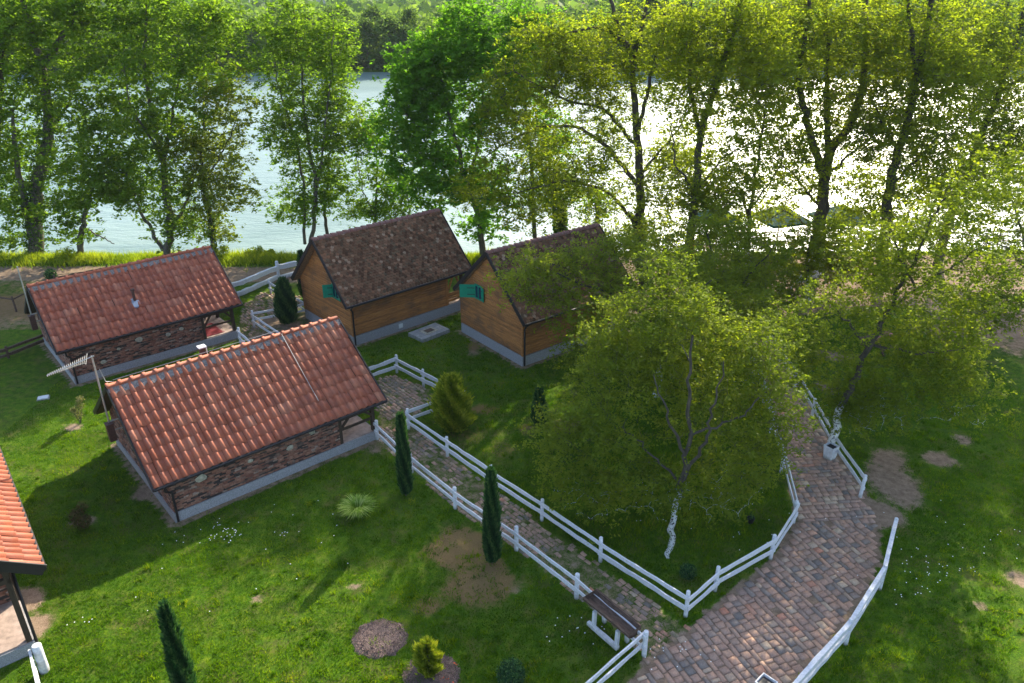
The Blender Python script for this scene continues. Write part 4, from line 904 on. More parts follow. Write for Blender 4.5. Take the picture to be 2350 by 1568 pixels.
def grow(base, limbs, blobs, ntarget, leaf_n, leaf_size, sigma, rmin=.010):
    """limbs: (polyline, r0, r1) in local metres; blobs: (centre, radii). Returns wood mesh and leaf centres + clump tint."""
    lines = []; nodes = []; nr = []
    for P_, r0, r1 in limbs:
        Q = smooth_line(P_, max(8, int(len(P_) * 5)), .05); r = np.linspace(r0, r1, len(Q)); lines.append((Q, r, 9)); cut = len(Q) // 4 if r0 == limbs[0][1] else 1
        nodes.append(Q[cut:]); nr.append(r[cut:])
    nodes = np.concatenate(nodes); nr = np.concatenate(nr)
    vol = np.array([np.prod(b[1]) ** (2 / 3) for b in blobs]); pick = RNG.choice(len(blobs), ntarget, p=vol / vol.sum())
    q = RNG.normal(0, 1, (ntarget, 3)); q /= np.linalg.norm(q, axis=1)[:, None]; q *= RNG.random((ntarget, 1)) ** .42
    T = np.array([blobs[k][0] for k in pick]) + q * np.array([blobs[k][1] for k in pick]); T = T[T[:, 2] > .9]
    d0 = np.min(np.linalg.norm(T[:, None, :] - nodes[None], axis=2), axis=1); T = T[np.argsort(d0)]
    NN = np.zeros((len(nodes) + len(T) * 4, 3)); NR = np.zeros(len(NN)); cnt = len(nodes); NN[:cnt] = nodes; NR[:cnt] = nr
    C = []; CT = []
    for t in T:
        dv = t - NN[:cnt]; dd = np.linalg.norm(dv, axis=1) + .7 * np.maximum(0, -dv[:, 2]) - .0 * NR[:cnt]; j = int(np.argmin(dd)); p = NN[j]; ln = np.linalg.norm(t - p)
        if ln < .25: ln = .25
        m1 = p + (t - p) * .35 + np.array([0, 0, .10 * ln]) + RNG.normal(0, .06 * ln, 3); m2 = p + (t - p) * .7 + np.array([0, 0, .08 * ln]) + RNG.normal(0, .06 * ln, 3)
        r0 = min(NR[j] * .65, rmin + (.014 if rmin < .015 else .022) * ln); r0 = max(r0, rmin); Q = np.array([p, m1, m2, t]); lines.append((Q, np.array([r0, r0 * .75, r0 * .55, rmin * .5]), 4))
        for k, fr in ((1, .8), (2, .65), (3, .5)): NN[cnt] = Q[k]; NR[cnt] = max(r0 * fr, rmin); cnt += 1
        n = max(1, int(leaf_n * RNG.uniform(.45, 1.5))); u = RNG.random(n) ** .6; pos = np.where(u[:, None] < .5, m1 + (m2 - m1) * (u * 2)[:, None], m2 + (t - m2) * ((u - .5) * 2)[:, None])
        sg = sigma * RNG.uniform(.7, 1.5); ns = max(2, n // 8); pc = RNG.integers(0, n, ns); cc = pos[pc] + RNG.normal(0, 1, (ns, 3)) * [sg, sg, sg * .5]; j2 = RNG.integers(0, ns, n)
        C.append(cc[j2] + RNG.normal(0, 1, (n, 3)) * np.array([.30, .30, .17]) * sigma); CT.append(np.clip(RNG.random() * .6 + .4 * RNG.random(ns)[j2], 0, 1))
    return lines, np.concatenate(C), np.concatenate(CT)
def tree(name, label, cat, leaf, bark, base, limbs, blobs, nt=260, ln=70, size=.2, sigma=.45, group='trees along the river', depth=None, ivy=0, aspect=.55, rmin=.010):
    """base: photo px of the foot; limbs: lists of photo px (seen at the tree's distance) with radii; blobs: photo px ellipses"""
    g = G(*base) if len(base) == 2 else np.array(base, float); Y0 = g[1] if depth is None else depth; o = np.array([g[0], g[1], 0])
    LM = []
    for pl, r0, r1 in limbs:
        dv = RNG.uniform(-1, 1) * (0 if not LM else 1.2); P_ = []
        for k, (px, py) in enumerate(pl): P_.append(W(px, py, Y0 + dv * (k / max(1, len(pl) - 1))) - o)
        if not LM: P_[0] = np.array([0, 0, -.15])
        LM.append((P_, r0, r1))
    BL = []
    for b in blobs:
        px, py, rx, ry = b[:4]; dz = b[4] if len(b) > 4 else RNG.uniform(-1, 1) * .5
        c = W(px, py, Y0 + dz); sc_ = np.linalg.norm(c - (0, 0, H)) / F_PX; BL.append((c - o, np.array([rx * sc_, (rx + ry) / 2 * sc_ * .9, ry * sc_])))
    t = thing(name, (g[0], g[1], 0), 0, label, cat, group)
    lines, C, CT = grow(g, LM, BL, nt, ln, size, sigma, rmin)
    V, F_ = tubes_np(lines); npmesh('trunk', V, F_, BARK[bark], t, smooth=True)
    C[:, 2] = np.maximum(C[:, 2], .15); V, F_, tn = quad_cloud(C, size, .9, aspect)
    big = vnoise(C[:, 0] + 30, C[:, 1] + C[:, 2] * .7 + 30, 1.3, 51)
    npmesh('crown', V, F_, LEAF[leaf], t, attrs={'tint': ('FACE', np.clip(.5 * CT + .15 * tn + .42 * big - .04, 0, 1))})
    if ivy:
        Q = smooth_line(LM[0][0], 40, .02); idx = RNG.integers(0, int(40 * .6), ivy); a = RNG.random(ivy) * 2 * pi; rr = limbs[0][1] * RNG.uniform(.9, 1.5, ivy)
        c = Q[idx] + np.stack([np.cos(a) * rr, np.sin(a) * rr, RNG.normal(0, .2, ivy)], 1); V, F_, tn = quad_cloud(c, .16, .1); npmesh('ivy', V, F_, LEAF['ivy'], t, attrs={'tint': ('FACE', tn)})
    return t
BK = 'trees on the near river bank'
tree('riverside_tree', 'tall tree with thick ivy covered forked trunk at the left edge of the river bank', 'tree', 'bank', 'grey', (82, 585),
     [([(82, 585), (78, 480), (92, 400), (112, 300), (106, 225), (98, 150), (62, 50), (38, -60)], .52, .14), ([(98, 150), (150, 75), (205, -20)], .22, .08), ([(80, 560), (58, 480), (40, 380), (28, 250)], .32, .08), ([(112, 310), (160, 230), (170, 150)], .12, .04)],
     [(50, 320, 110, 100), (190, 120, 110, 110), (60, 90, 100, 90), (210, -40, 120, 70), (30, 450, 70, 60), (-50, 200, 110, 170), (130, 220, 80, 80), (230, 40, 80, 80), (250, 200, 60, 80), (110, 20, 100, 60), (20, 550, 50, 30)], 620, 57, .27, .5, BK, ivy=3500)
tree('riverside_tree', 'dark trunked tree cut by the left edge behind the ivy covered one', 'tree', 'bank', 'dark', (-25, 583),
     [([(-25, 583), (-5, 300), (8, 100), (0, -60)], .35, .12)], [(-40, 380, 80, 80), (-20, 60, 70, 90), (10, 480, 50, 40), (20, 0, 60, 60)], 200, 54, .27, .5, BK)
tree('riverside_tree', 'short leaning tree with bushy foot right of the ivy covered trunk', 'tree', 'bank', 'grey', (178, 592),
     [([(178, 592), (190, 520), (205, 460), (218, 400)], .24, .07), ([(190, 520), (240, 548), (262, 560)], .06, .03)], [(200, 400, 75, 60), (150, 470, 50, 45), (265, 440, 50, 45), (165, 555, 40, 35)], 200, 54, .25, .45, BK)
tree('riverside_tree', 'wide many stemmed green tree behind the stove pipe cabin', 'tree', 'bank', 'grey', (385, 590),
     [([(385, 590), (392, 520), (380, 440), (370, 350), (345, 250), (330, 140), (335, 10)], .26, .06), ([(385, 590), (355, 540), (320, 480), (290, 400)], .16, .05), ([(392, 530), (425, 470), (450, 400)], .14, .04), ([(375, 370), (400, 250), (420, 120)], .13, .04), ([(370, 350), (300, 250), (285, 150)], .1, .03)],
     [(330, 130, 110, 110), (430, 220, 90, 100), (350, 430, 120, 80), (420, 520, 60, 55), (430, 70, 80, 75), (290, 300, 80, 90), (360, 300, 90, 80), (250, 400, 60, 60), (330, 20, 90, 50), (510, 120, 70, 70), (500, 40, 60, 50), (200, 280, 70, 70)], 780, 54, .25, .5, BK, ivy=900)
tree('riverside_tree', 'slender yellowish olive tree right of the wide many stemmed tree', 'tree', 'olive', 'grey', (492, 590),
     [([(492, 590), (485, 510), (466, 430), (458, 340), (470, 260)], .15, .04), ([(466, 430), (510, 350), (540, 280)], .08, .03)], [(500, 440, 80, 60), (490, 320, 90, 80), (520, 220, 60, 60), (440, 370, 60, 60), (500, 530, 40, 40)], 380, 47, .22, .42, BK, ivy=1500)
tree('riverside_tree', 'tall upright poplar with fine stems behind the left gable of the dark roofed cabin', 'tree', 'bank', 'grey', (712, 565),
     [([(724, 565), (726, 430), (700, 280), (688, 130), (672, 10)], .16, .04), ([(700, 560), (696, 430), (680, 330), (640, 200), (620, 100)], .12, .03), ([(724, 480), (745, 300), (760, 150), (765, 50)], .10, .03)],
     [(640, 90, 60, 75), (700, 80, 70, 80), (690, 210, 95, 80), (710, 340, 95, 80), (690, 460, 80, 55), (770, 110, 45, 90), (640, 300, 50, 60)], 600, 51, .22, .42, BK)
tree('riverside_tree', 'shorter bushy tree with dark stem between the poplar and the dark tiled ridge', 'tree', 'bank', 'dark', (752, 552),
     [([(752, 552), (746, 480), (752, 400), (760, 300)], .14, .04)], [(760, 420, 50, 60), (770, 300, 40, 70), (770, 210, 40, 50)], 200, 47, .22, .4, BK)
tree('riverside_tree', 'loose airy tree showing river between its branches behind the dark tiled ridge', 'tree', 'bank', 'grey', (855, 560),
     [([(855, 560), (862, 480), (868, 400), (865, 300)], .12, .03), ([(862, 500), (830, 430), (815, 350)], .06, .02), ([(940, 545), (940, 470), (925, 400)], .07, .02)], [(845, 300, 50, 60), (870, 400, 60, 50), (820, 480, 40, 30), (925, 440, 45, 50), (870, 490, 60, 30)], 300, 50, .2, .4, BK)
tree('riverside_poplar', 'dense bright green tree above the gap between the two timber cabins', 'tree', 'bright', 'grey', (1112, 592),
     [([(1112, 592), (1100, 500), (1060, 380), (1030, 260), (1005, 150)], .24, .06), ([(1060, 380), (970, 300), (920, 250)], .1, .03), ([(1080, 420), (1110, 250), (1100, 80)], .12, .03)],
     [(990, 160, 90, 80), (925, 270, 70, 65), (1030, 280, 120, 100), (1000, 410, 110, 80), (1100, 430, 90, 70), (1080, 60, 60, 55), (1150, 160, 80, 80), (960, 200, 60, 60), (1100, 520, 50, 40), (900, 340, 50, 50), (1040, 120, 80, 60)], 760, 57, .29, .5, BK)
tree('riverside_poplar', 'slim bright poplar rising above the yellow green locust, centre top', 'tree', 'bright', 'grey', (1230, 585),
     [([(1230, 585), (1220, 400), (1200, 200), (1190, 30)], .16, .04)], [(1185, 60, 60, 60), (1240, 80, 55, 55), (1190, 220, 60, 80), (1250, 330, 60, 80)], 200, 82, 0.22, 0.45, BK)
tree('ivy_stump_tree', 'ivy wrapped grey trunks with few branches behind the leaf covered roof', 'tree', 'bank', 'grey', (1290, 590),
     [([(1290, 590), (1286, 520), (1284, 460), (1275, 380)], .36, .18), ([(1372, 585), (1368, 520), (1370, 460)], .30, .12)], [(1280, 430, 60, 50), (1370, 470, 40, 40), (1230, 450, 50, 50)], 110, 82, 0.2, 0.45, BK, ivy=3500)
LC = 'tall locust trees by the beach'
tree('locust_tree', 'tall locust with dark forked trunk and long limbs reaching left over the river', 'tree', 'locust', 'dark', (1480, 660),
     [([(1480, 660), (1466, 560), (1470, 400), (1458, 250), (1450, 130), (1412, 50), (1385, -60)], .36, .08), ([(1452, 135), (1480, 40), (1500, -60)], .16, .06), ([(1466, 300), (1500, 150), (1530, 0)], .13, .04),
      ([(1467, 430), (1400, 345), (1330, 290), (1240, 290), (1165, 325), (1120, 355)], .15, .04), ([(1466, 340), (1380, 245), (1300, 232), (1240, 200), (1180, 165)], .12, .03), ([(1450, 110), (1380, 60), (1300, 78), (1225, 85)], .12, .03), ([(1470, 530), (1400, 440), (1300, 410), (1180, 445)], .13, .03), ([(1470, 400), (1540, 320), (1590, 240)], .1, .03)],
     [(1240, 180, 130, 75), (1190, 320, 130, 75), (1120, 430, 110, 50), (1340, 110, 120, 75), (1390, 300, 100, 90), (1470, 70, 120, 60), (1320, 430, 130, 70), (1490, 440, 80, 90), (1550, 160, 80, 90), (1250, 80, 90, 50), (1150, 230, 80, 60), (1330, 200, 110, 60), (1230, 500, 90, 40), (1420, 180, 90, 80), (1560, 350, 70, 80), (1400, 540, 90, 40), (1500, 540, 80, 50), (1280, 390, 90, 60)], 1680, 39, .19, .44, LC, depth=47, rmin=.02)
tree('locust_tree', 'locust with long straight dark trunk rising to the top edge, right of the forked one', 'tree', 'locust', 'dark', (1583, 690),
     [([(1583, 690), (1578, 580), (1598, 440), (1610, 300), (1650, 170), (1690, 60), (1712, -60)], .30, .08), ([(1608, 320), (1580, 180), (1588, 0)], .14, .05), ([(1600, 450), (1550, 380), (1540, 300)], .08, .03), ([(1598, 440), (1660, 360), (1720, 330)], .08, .03)],
     [(1630, 50, 110, 80), (1600, 230, 80, 90), (1700, 190, 80, 90), (1590, 420, 80, 80), (1680, 330, 70, 60), (1740, 50, 80, 70), (1620, 140, 90, 70), (1540, 90, 70, 80), (1620, 530, 60, 50), (1760, 150, 70, 60), (1640, 460, 70, 50), (1700, 420, 60, 60)], 1064, 39, .19, .44, LC, rmin=.018)
tree('locust_tree', 'slim locust with pale limewashed lower trunk in front of the parasols', 'tree', 'locust', 'white', (1716, 650),
     [([(1716, 650), (1718, 560), (1722, 480), (1738, 380), (1755, 260)], .18, .05), ([(1720, 500), (1690, 420), (1650, 380)], .08, .02), ([(1725, 480), (1780, 400), (1800, 350)], .07, .02)], [(1700, 410, 70, 60), (1770, 330, 60, 70), (1750, 230, 60, 60), (1690, 520, 50, 40)], 291, 29, .19, .44, LC, rmin=.018)
tree('locust_tree', 'massive locust trunk with white painted foot dividing into three stems', 'tree', 'locust', 'whitelow', (1868, 632),
     [([(1868, 632), (1880, 520), (1892, 420), (1905, 340), (1950, 290), (1985, 180), (1992, -30)], .46, .10), ([(1893, 410), (1852, 290), (1830, 170), (1855, 60), (1860, -50)], .26, .08), ([(1900, 370), (1896, 240), (1900, 100), (1890, -30)], .22, .06), ([(1885, 480), (1820, 400), (1760, 350)], .10, .03), ([(1900, 400), (1980, 330), (2020, 290)], .1, .03), ([(1880, 540), (1800, 480), (1740, 520)], .07, .02)],
     [(1840, 80, 100, 90), (1950, 100, 90, 90), (1890, 260, 100, 80), (1790, 240, 80, 80), (1990, 280, 80, 80), (1810, 420, 90, 50), (1960, 430, 90, 60), (1880, 10, 100, 50), (1820, 170, 90, 60), (1930, 190, 90, 60), (1760, 480, 60, 40), (1990, 500, 70, 40), (1850, 350, 80, 60), (1780, 120, 70, 70), (1920, 520, 60, 40)], 1288, 41, .19, .44, LC, rmin=.018)
tree('locust_tree', 'dark leaning locust with crown filling the top right of centre', 'tree', 'locust', 'dark', (2018, 660),
     [([(2018, 660), (2030, 540), (2040, 420), (2080, 290), (2112, 150), (2145, -60)], .36, .12), ([(2110, 190), (2088, 80), (2080, -50)], .16, .06), ([(2060, 350), (2010, 250), (1985, 200)], .09, .03), ([(2040, 430), (2120, 350), (2170, 320)], .09, .03)],
     [(2110, 60, 110, 90), (2050, 200, 90, 80), (2160, 220, 90, 90), (2080, 380, 100, 70), (2190, 380, 80, 60), (2020, 60, 70, 70), (2120, 160, 110, 60), (2040, 480, 60, 50), (2140, 480, 70, 60), (2020, 300, 60, 60), (2120, 310, 80, 60), (2200, 140, 70, 70), (2090, 530, 80, 40)], 1176, 44, .19, .44, LC, rmin=.018)
tree('locust_tree', 'slanting dark locust at the right edge leaning to the right', 'tree', 'lime', 'dark', (2150, 610),
     [([(2150, 610), (2195, 450), (2245, 330), (2290, 220), (2328, 110), (2365, -20)], .32, .10), ([(2292, 215), (2335, 185), (2400, 165)], .13, .05), ([(2240, 340), (2320, 330), (2400, 370)], .09, .04)],
     [(2290, 80, 100, 90), (2240, 260, 100, 80), (2320, 400, 90, 80), (2190, 430, 90, 60), (2200, 90, 70, 80), (2370, 230, 70, 90), (2280, 170, 100, 70), (2250, 350, 90, 60), (2330, 320, 80, 60)], 952, 50, .19, .44, LC, rmin=.018)
NR_ = 'low locusts around the brick path'
tree('young_locust', 'leafy low locust with leaning limewashed trunk inside the fence corner', 'tree', 'lime', 'whitelow', (1535, 1287),
     [([(1535, 1287), (1546, 1200), (1563, 1105), (1580, 1000), (1582, 880), (1590, 770)], .13, .035), ([(1563, 1105), (1610, 1030), (1640, 930), (1660, 830)], .07, .02), ([(1572, 1040), (1530, 960), (1500, 860)], .06, .02), ([(1580, 1000), (1700, 960), (1760, 900)], .05, .02), ([(1560, 1110), (1490, 1040), (1430, 980)], .05, .02)],
     [(1590, 760, 130, 85, 2.5), (1430, 860, 120, 90, 2.5), (1600, 940, 150, 90, 1.5), (1720, 880, 110, 90, 1.5), (1400, 1020, 100, 80, 1), (1560, 700, 110, 50, 3), (1700, 1060, 110, 80, .5), (1480, 1130, 110, 70, 0), (1630, 1150, 100, 80, 0), (1500, 820, 110, 80, 3), (1530, 610, 70, 50, 3.5), (1450, 720, 90, 60, 3), (1260, 1000, 50, 70, 1), (1780, 930, 60, 90, .5), (1390, 790, 70, 60, 2.5), (1370, 1150, 90, 70, 0), (1320, 960, 80, 90, 1.5), (1760, 820, 80, 80, 2), (1290, 1080, 60, 60, .5), (1560, 1230, 100, 60, -.5), (1760, 1010, 70, 90, 1), (1680, 780, 100, 70, 2.5), (1430, 1240, 80, 50, -.5)], 2200, 33, 0.112, 0.30, NR_, depth=22.5, rmin=.006)
tree('young_locust', 'low locust whose leafy branches spread over the second timber roof', 'tree', 'lime', 'whitelow', (1506, 908),
     [([(1506, 908), (1516, 830), (1512, 740), (1495, 660), (1480, 600)], .16, .04), ([(1512, 750), (1420, 680), (1330, 650), (1250, 620)], .08, .02), ([(1514, 790), (1420, 770), (1340, 760)], .06, .02), ([(1512, 740), (1580, 680), (1640, 640)], .07, .02)],
     [(1290, 640, 120, 60, 1), (1390, 700, 100, 70), (1480, 650, 110, 70), (1220, 600, 80, 45, 1.5), (1330, 580, 90, 40, 2), (1430, 560, 80, 40, 2), (1590, 700, 90, 70), (1440, 790, 110, 50), (1330, 740, 70, 40, -.5), (1560, 620, 100, 50, 1), (1650, 780, 100, 70, 1), (1560, 800, 110, 70), (1270, 690, 70, 50, 0), (1400, 610, 100, 40, 1), (1180, 650, 60, 50, 0), (1700, 700, 90, 70, 1), (1350, 820, 90, 60, -1), (1650, 860, 90, 70), (1620, 600, 100, 50, 2)], 1650, 40, 0.118, 0.30, NR_, rmin=.007)
tree('young_locust', 'spreading locust with leaning white trunk beside the bin and fence', 'tree', 'lime', 'white', (1905, 1040),
     [([(1905, 1040), (1925, 950), (1958, 872), (1992, 800), (2042, 705), (2085, 620), (2130, 520), (2175, 450)], .17, .03), ([(2042, 705), (2110, 660), (2190, 610), (2260, 560)], .07, .02), ([(1992, 800), (1950, 750), (1900, 690)], .06, .02), ([(2000, 790), (2100, 815), (2210, 800)], .06, .02), ([(2100, 660), (2060, 580), (2040, 500)], .05, .02)],
     [(2080, 600, 120, 90), (2200, 500, 120, 80), (2250, 640, 100, 80), (1940, 710, 110, 70), (2090, 820, 140, 90), (2220, 900, 80, 70), (1870, 830, 80, 70), (2030, 920, 110, 60), (2290, 400, 80, 80), (2150, 720, 110, 80), (2180, 800, 100, 80), (2000, 560, 80, 60), (1800, 760, 70, 70), (1960, 930, 80, 70)], 1700, 32, 0.125, 0.28, NR_, rmin=.007)
tree('young_locust', 'small locust with white foot beside the picnic table under the trees', 'tree', 'locust', 'whitelow', (1856, 694),
     [([(1856, 694), (1850, 620), (1862, 540)], .15, .05), ([(1852, 640), (1800, 590), (1770, 560)], .06, .02)], [(1840, 590, 80, 40), (1920, 600, 70, 50), (1780, 620, 60, 40), (1960, 680, 80, 50), (1890, 540, 90, 40), (2030, 620, 70, 50)], 560, 40, 0.16, 0.34, NR_)
tree('young_locust', 'small locust with white foot at the far end of the brick path', 'tree', 'lime', 'whitelow', (1700, 722),
     [([(1700, 722), (1695, 660), (1700, 580)], .14, .05), ([(1696, 670), (1760, 640), (1800, 640)], .06, .02)], [(1690, 640, 80, 50), (1760, 700, 70, 50), (1640, 660, 60, 60), (1770, 760, 50, 40, -2), (1700, 560, 90, 45), (1810, 690, 70, 60), (1860, 780, 60, 50, -2), (1770, 850, 60, 60, -3), (1700, 800, 60, 60, -3)], 850, 40, 0.16, 0.34, NR_)
tree('young_locust', 'leafy locust rising behind the low ones, right of the leaf covered timber roof', 'tree', 'lime', 'dark', (1668, 800),
     [([(1668, 800), (1662, 700), (1640, 620), (1620, 520)], .15, .04), ([(1660, 700), (1730, 620), (1780, 560)], .07, .02), ([(1650, 660), (1560, 600), (1500, 560)], .06, .02)],
     [(1560, 600, 100, 60), (1670, 640, 100, 70), (1760, 600, 80, 60), (1490, 560, 80, 50), (1740, 720, 80, 70), (1600, 700, 90, 60), (1640, 530, 80, 50)], 620, 36, .14, .32, NR_, rmin=.008)
tree('young_locust', 'locust at the right edge whose leaves overhang the sandy ground', 'tree', 'lime', 'grey', (2420, 800),
     [([(2420, 800), (2400, 700), (2360, 600), (2330, 480)], .16, .04), ([(2400, 700), (2310, 680), (2230, 700)], .06, .02), ([(2370, 620), (2300, 560), (2240, 540)], .06, .02)],
     [(2310, 560, 90, 70), (2260, 700, 90, 60), (2340, 700, 80, 70), (2360, 450, 70, 80), (2320, 830, 60, 50), (2230, 780, 60, 40)], 560, 30, .15, .34, NR_, rmin=.008)
for k, (px, py, hh) in enumerate(((505, 592, .9), (585, 592, .8), (150, 600, 1.), (612, 592, .6))):
    shrub('bank_shrub', px, py, [(0, 0, hh * .5, hh * .5), (.4, 0, hh * .7, hh * .4), (-.4, .1, hh * .4, hh * .4)], 900, 'bankgrass',
          ('bright shrub at the foot of the olive tree', 'bright feathery shrub on the bank above the red roof corner', 'bright shrub under the short leaning tree', 'low pale shrub at the water edge left of the thick log fence')[k], 'shrub', .12, group='shrubs on the river bank')

# ------------------------------------------------------------------ the beach corner
def parasol(px, py, Y0, w_, label):
    apex = W(px, py, Y0); t = thing('parasol', (apex[0], Y0, 0), .3, label, 'parasol', 'green beach parasols'); m = MB(); z = apex[2]
    m.tube([(0, 0, -.05), (0, 0, z)], .035, 8); m.build('pole', M['raw_wood'], t)
    m = MB(); K = 4; ring = [(w_ * cos(pi / 4 + k * pi / 2), w_ * sin(pi / 4 + k * pi / 2), z - .95) for k in range(K)]; low = [(p[0] * .995, p[1] * .995, z - 1.12) for p in ring]
    m.poly([(0, 0, z)] + ring + low, [(0, 1 + k, 1 + (k + 1) % K) for k in range(K)] + [(1 + k, 5 + k, 5 + (k + 1) % K, 1 + (k + 1) % K) for k in range(K)]); m.build('canopy', M['parasol'], t)
    m = MB()
    for p in ring: m.bar((0, 0, z - .05), (p[0] * .99, p[1] * .99, z - .99), .025, .025)
    m.build('ribs', M['raw_wood'], t)
parasol(1649, 469, 52, 1.75, 'dark green parasol left of the slim limewashed locust'); parasol(1795, 470, 53, 2.2, 'wide dark green parasol between the slim locust and the massive trunk')
parasol(1935, 468, 52.5, 2.2, 'wide dark green parasol right of the massive locust trunk')
def picnic(px, py, label, rz=.2, mat='raw_wood'):
    g = G(px, py); t = thing('picnic_table', (g[0], g[1], 0), rz, label, 'picnic table', 'wooden picnic tables'); 
    m = MB(); [m.box(-.9, .9, -.36 + k * .15, -.24 + k * .15, .70, .74) for k in range(5)]; m.build('table_top', M[mat], t)
    for sy in (-1, 1): m = MB(); m.box(-.9, .9, sy * .72 - .13, sy * .72 + .13, .42, .46); m.build('bench', M[mat], t)
    for sx in (-1, 1):
        m = MB(); m.bar((sx * .65, -.75, 0), (sx * .65, -.2, .7), .06, .09, (1, 0, 0)); m.bar((sx * .65, .75, 0), (sx * .65, .2, .7), .06, .09, (1, 0, 0)); m.bar((sx * .65, -.8, .4), (sx * .65, .8, .4), .06, .08, (0, 0, 1)); m.build('trestle', M[mat], t)
    return t
picnic(1770, 580, 'wooden picnic table on the sand left of the seated person'); picnic(1915, 590, 'wooden picnic table on the sand right of the massive locust', -.1); picnic(1640, 590, 'wooden picnic table on the sand below the left parasol', .1)
picnic(2020, 800, 'dark picnic table with pink cloths in shade beyond the leaning white trunk', .5, 'brown_wood')
g = G(2020, 800)
for k, (dx_, dy_, lab) in enumerate(((-.45, -.1, 'faded pink cloth on the left end of the dark picnic table'), (.45, .05, 'faded pink cloth on the right end of the dark picnic table'))):
    c_, s_ = cos(.5), sin(.5); t = thing('cloth', (g[0] + dx_ * c_ - dy_ * s_, g[1] + dx_ * s_ + dy_ * c_, .742), .5, lab, 'cloth', 'pink cloths'); V = []
    for iy in range(6):
        for ix in range(8): V.append((-.3 + ix * .6 / 7, -.2 + iy * .4 / 5, .004 + .03 * random.random()))
    m = MB(); m.poly(V, [(a + b * 8, a + 1 + b * 8, a + 9 + b * 8, a + 8 + b * 8) for b in range(5) for a in range(7)], True); m.build('cloth', M['pink'], t)
def well_roof():
    g = G(1835, 668); t = thing('noticeboard', (g[0], g[1], 0), .1, 'small brown roofed wooden stand with white board under the trees', 'noticeboard'); m = MB()
    for sx in (-1, 1): m.box(sx * .55 - .05, sx * .55 + .05, -.05, .05, 0, 1.55)
    m.build('posts', M['white_wood'], t); m = MB(); m.box(-.5, .5, -.02, .02, .55, 1.2); m.build('board', M['white_plate'], t)
    m = MB(); m.poly([(-.8, -.35, 1.5), (.8, -.35, 1.5), (.8, 0, 1.78), (-.8, 0, 1.78), (-.8, .35, 1.5), (.8, .35, 1.5), (-.8, -.35, 1.45), (.8, -.35, 1.45), (.8, .35, 1.45), (-.8, .35, 1.45)], [(0, 1, 2, 3), (3, 2, 5, 4), (0, 6, 7, 1), (5, 8, 9, 4), (0, 3, 4, 9, 6), (1, 7, 8, 5, 2), (6, 9, 8, 7)]); m.build('roof', M['brown_wood'], t)
well_roof()
def towel():
    p = W(1592, 535, 50.5); t = thing('orange_towel', (p[0], 50.5, 0), .1, 'orange red towel hanging from a pole left of the slim limewashed locust', 'towel'); m = MB(); V = []
    for iz in range(6):
        for ix in range(7): V.append((-.22 + ix * .44 / 6, .04 * sin(ix * 1.8) + .02, 1.35 - iz * .16))
    m.poly(V, [(a + b * 7, a + 1 + b * 7, a + 8 + b * 7, a + 7 + b * 7) for b in range(5) for a in range(6)], True); m.build('cloth', M['orange'], t)
    m = MB(); m.tube([(-.3, 0, 1.37), (.3, 0, 1.37)], .02, 6); m.tube([(-.28, 0, 0), (-.28, 0, 1.4)], .03, 6); m.tube([(.28, 0, 0), (.28, 0, 1.4)], .03, 6); m.build('rack', M['raw_wood'], t)
towel()
def skin_body(name, verts, edges, radii, mat, parent):
    me = bpy.data.meshes.new(name); me.from_pydata(verts, edges, []); me.materials.append(mat)
    o = bpy.data.objects.new(name, me); COL.objects.link(o); o.parent = parent
    md = o.modifiers.new('skin', 'SKIN'); md.use_smooth_shade = True
    for i_, r_ in enumerate(radii): me.skin_vertices[0].data[i_].radius = (r_, r_ * .85)
    me.skin_vertices[0].data[0].use_root = True
    s = o.modifiers.new('sub', 'SUBSURF'); s.levels = 1; s.render_levels = 2; return o
def ensure_skin(me):
    pass
def person():
    g = G(1815, 586); t = thing('person', (g[0], g[1], 0), pi * .9, 'person sitting on a low bench by the river in yellow green top and blue trousers', 'person')
    verts = [(0, 0, .48), (0, .02, .72), (0, .02, .95), (0, .03, 1.05), (0, .0, 1.16), (.17, .03, .93), (.23, -.05, .68), (.14, -.28, .56), (-.17, .03, .93), (-.23, -.05, .68), (-.14, -.28, .56),
             (.1, -.04, .47), (.13, -.45, .47), (.13, -.42, .06), (.14, -.56, .04), (-.1, -.04, .47), (-.13, -.45, .47), (-.13, -.42, .06), (-.14, -.56, .04)]
    edges = [(0, 1), (1, 2), (2, 3), (3, 4), (2, 5), (5, 6), (6, 7), (2, 8), (8, 9), (9, 10), (0, 11), (11, 12), (12, 13), (13, 14), (0, 15), (15, 16), (16, 17), (17, 18)]
    rad = [.14, .13, .13, .05, .055, .06, .045, .03, .06, .045, .03, .09, .07, .045, .03, .09, .07, .045, .03]
    bm_person(verts, edges, rad, t)
    m = MB(); prof = [(0, -.13), (.06, -.12), (.085, -.05), (.10, .02), (.09, .08), (.05, .12), (0, .13)]; m.lathe(prof, (0, .0, 1.26), 12); m.build('head', M['skin'], t)
    m = MB(); m.lathe([(.098, -.04), (.112, .03), (.1, .09), (.06, .135), (0, .145)], (0, .02, 1.27), 12); m.build('hair', M['hair'], t)
    t2 = thing('low_bench', (g[0], g[1] , 0), pi * .9, 'low plank bench carrying the seated person by the river', 'bench'); m = MB(); m.box(-.7, .7, -.2, .2, .33, .38); m.build('seat', M['raw_wood'], t2)
    for sx in (-.5, .5): m = MB(); m.box(sx - .04, sx + .04, -.15, .15, 0, .33); m.build('leg', M['raw_wood'], t2)
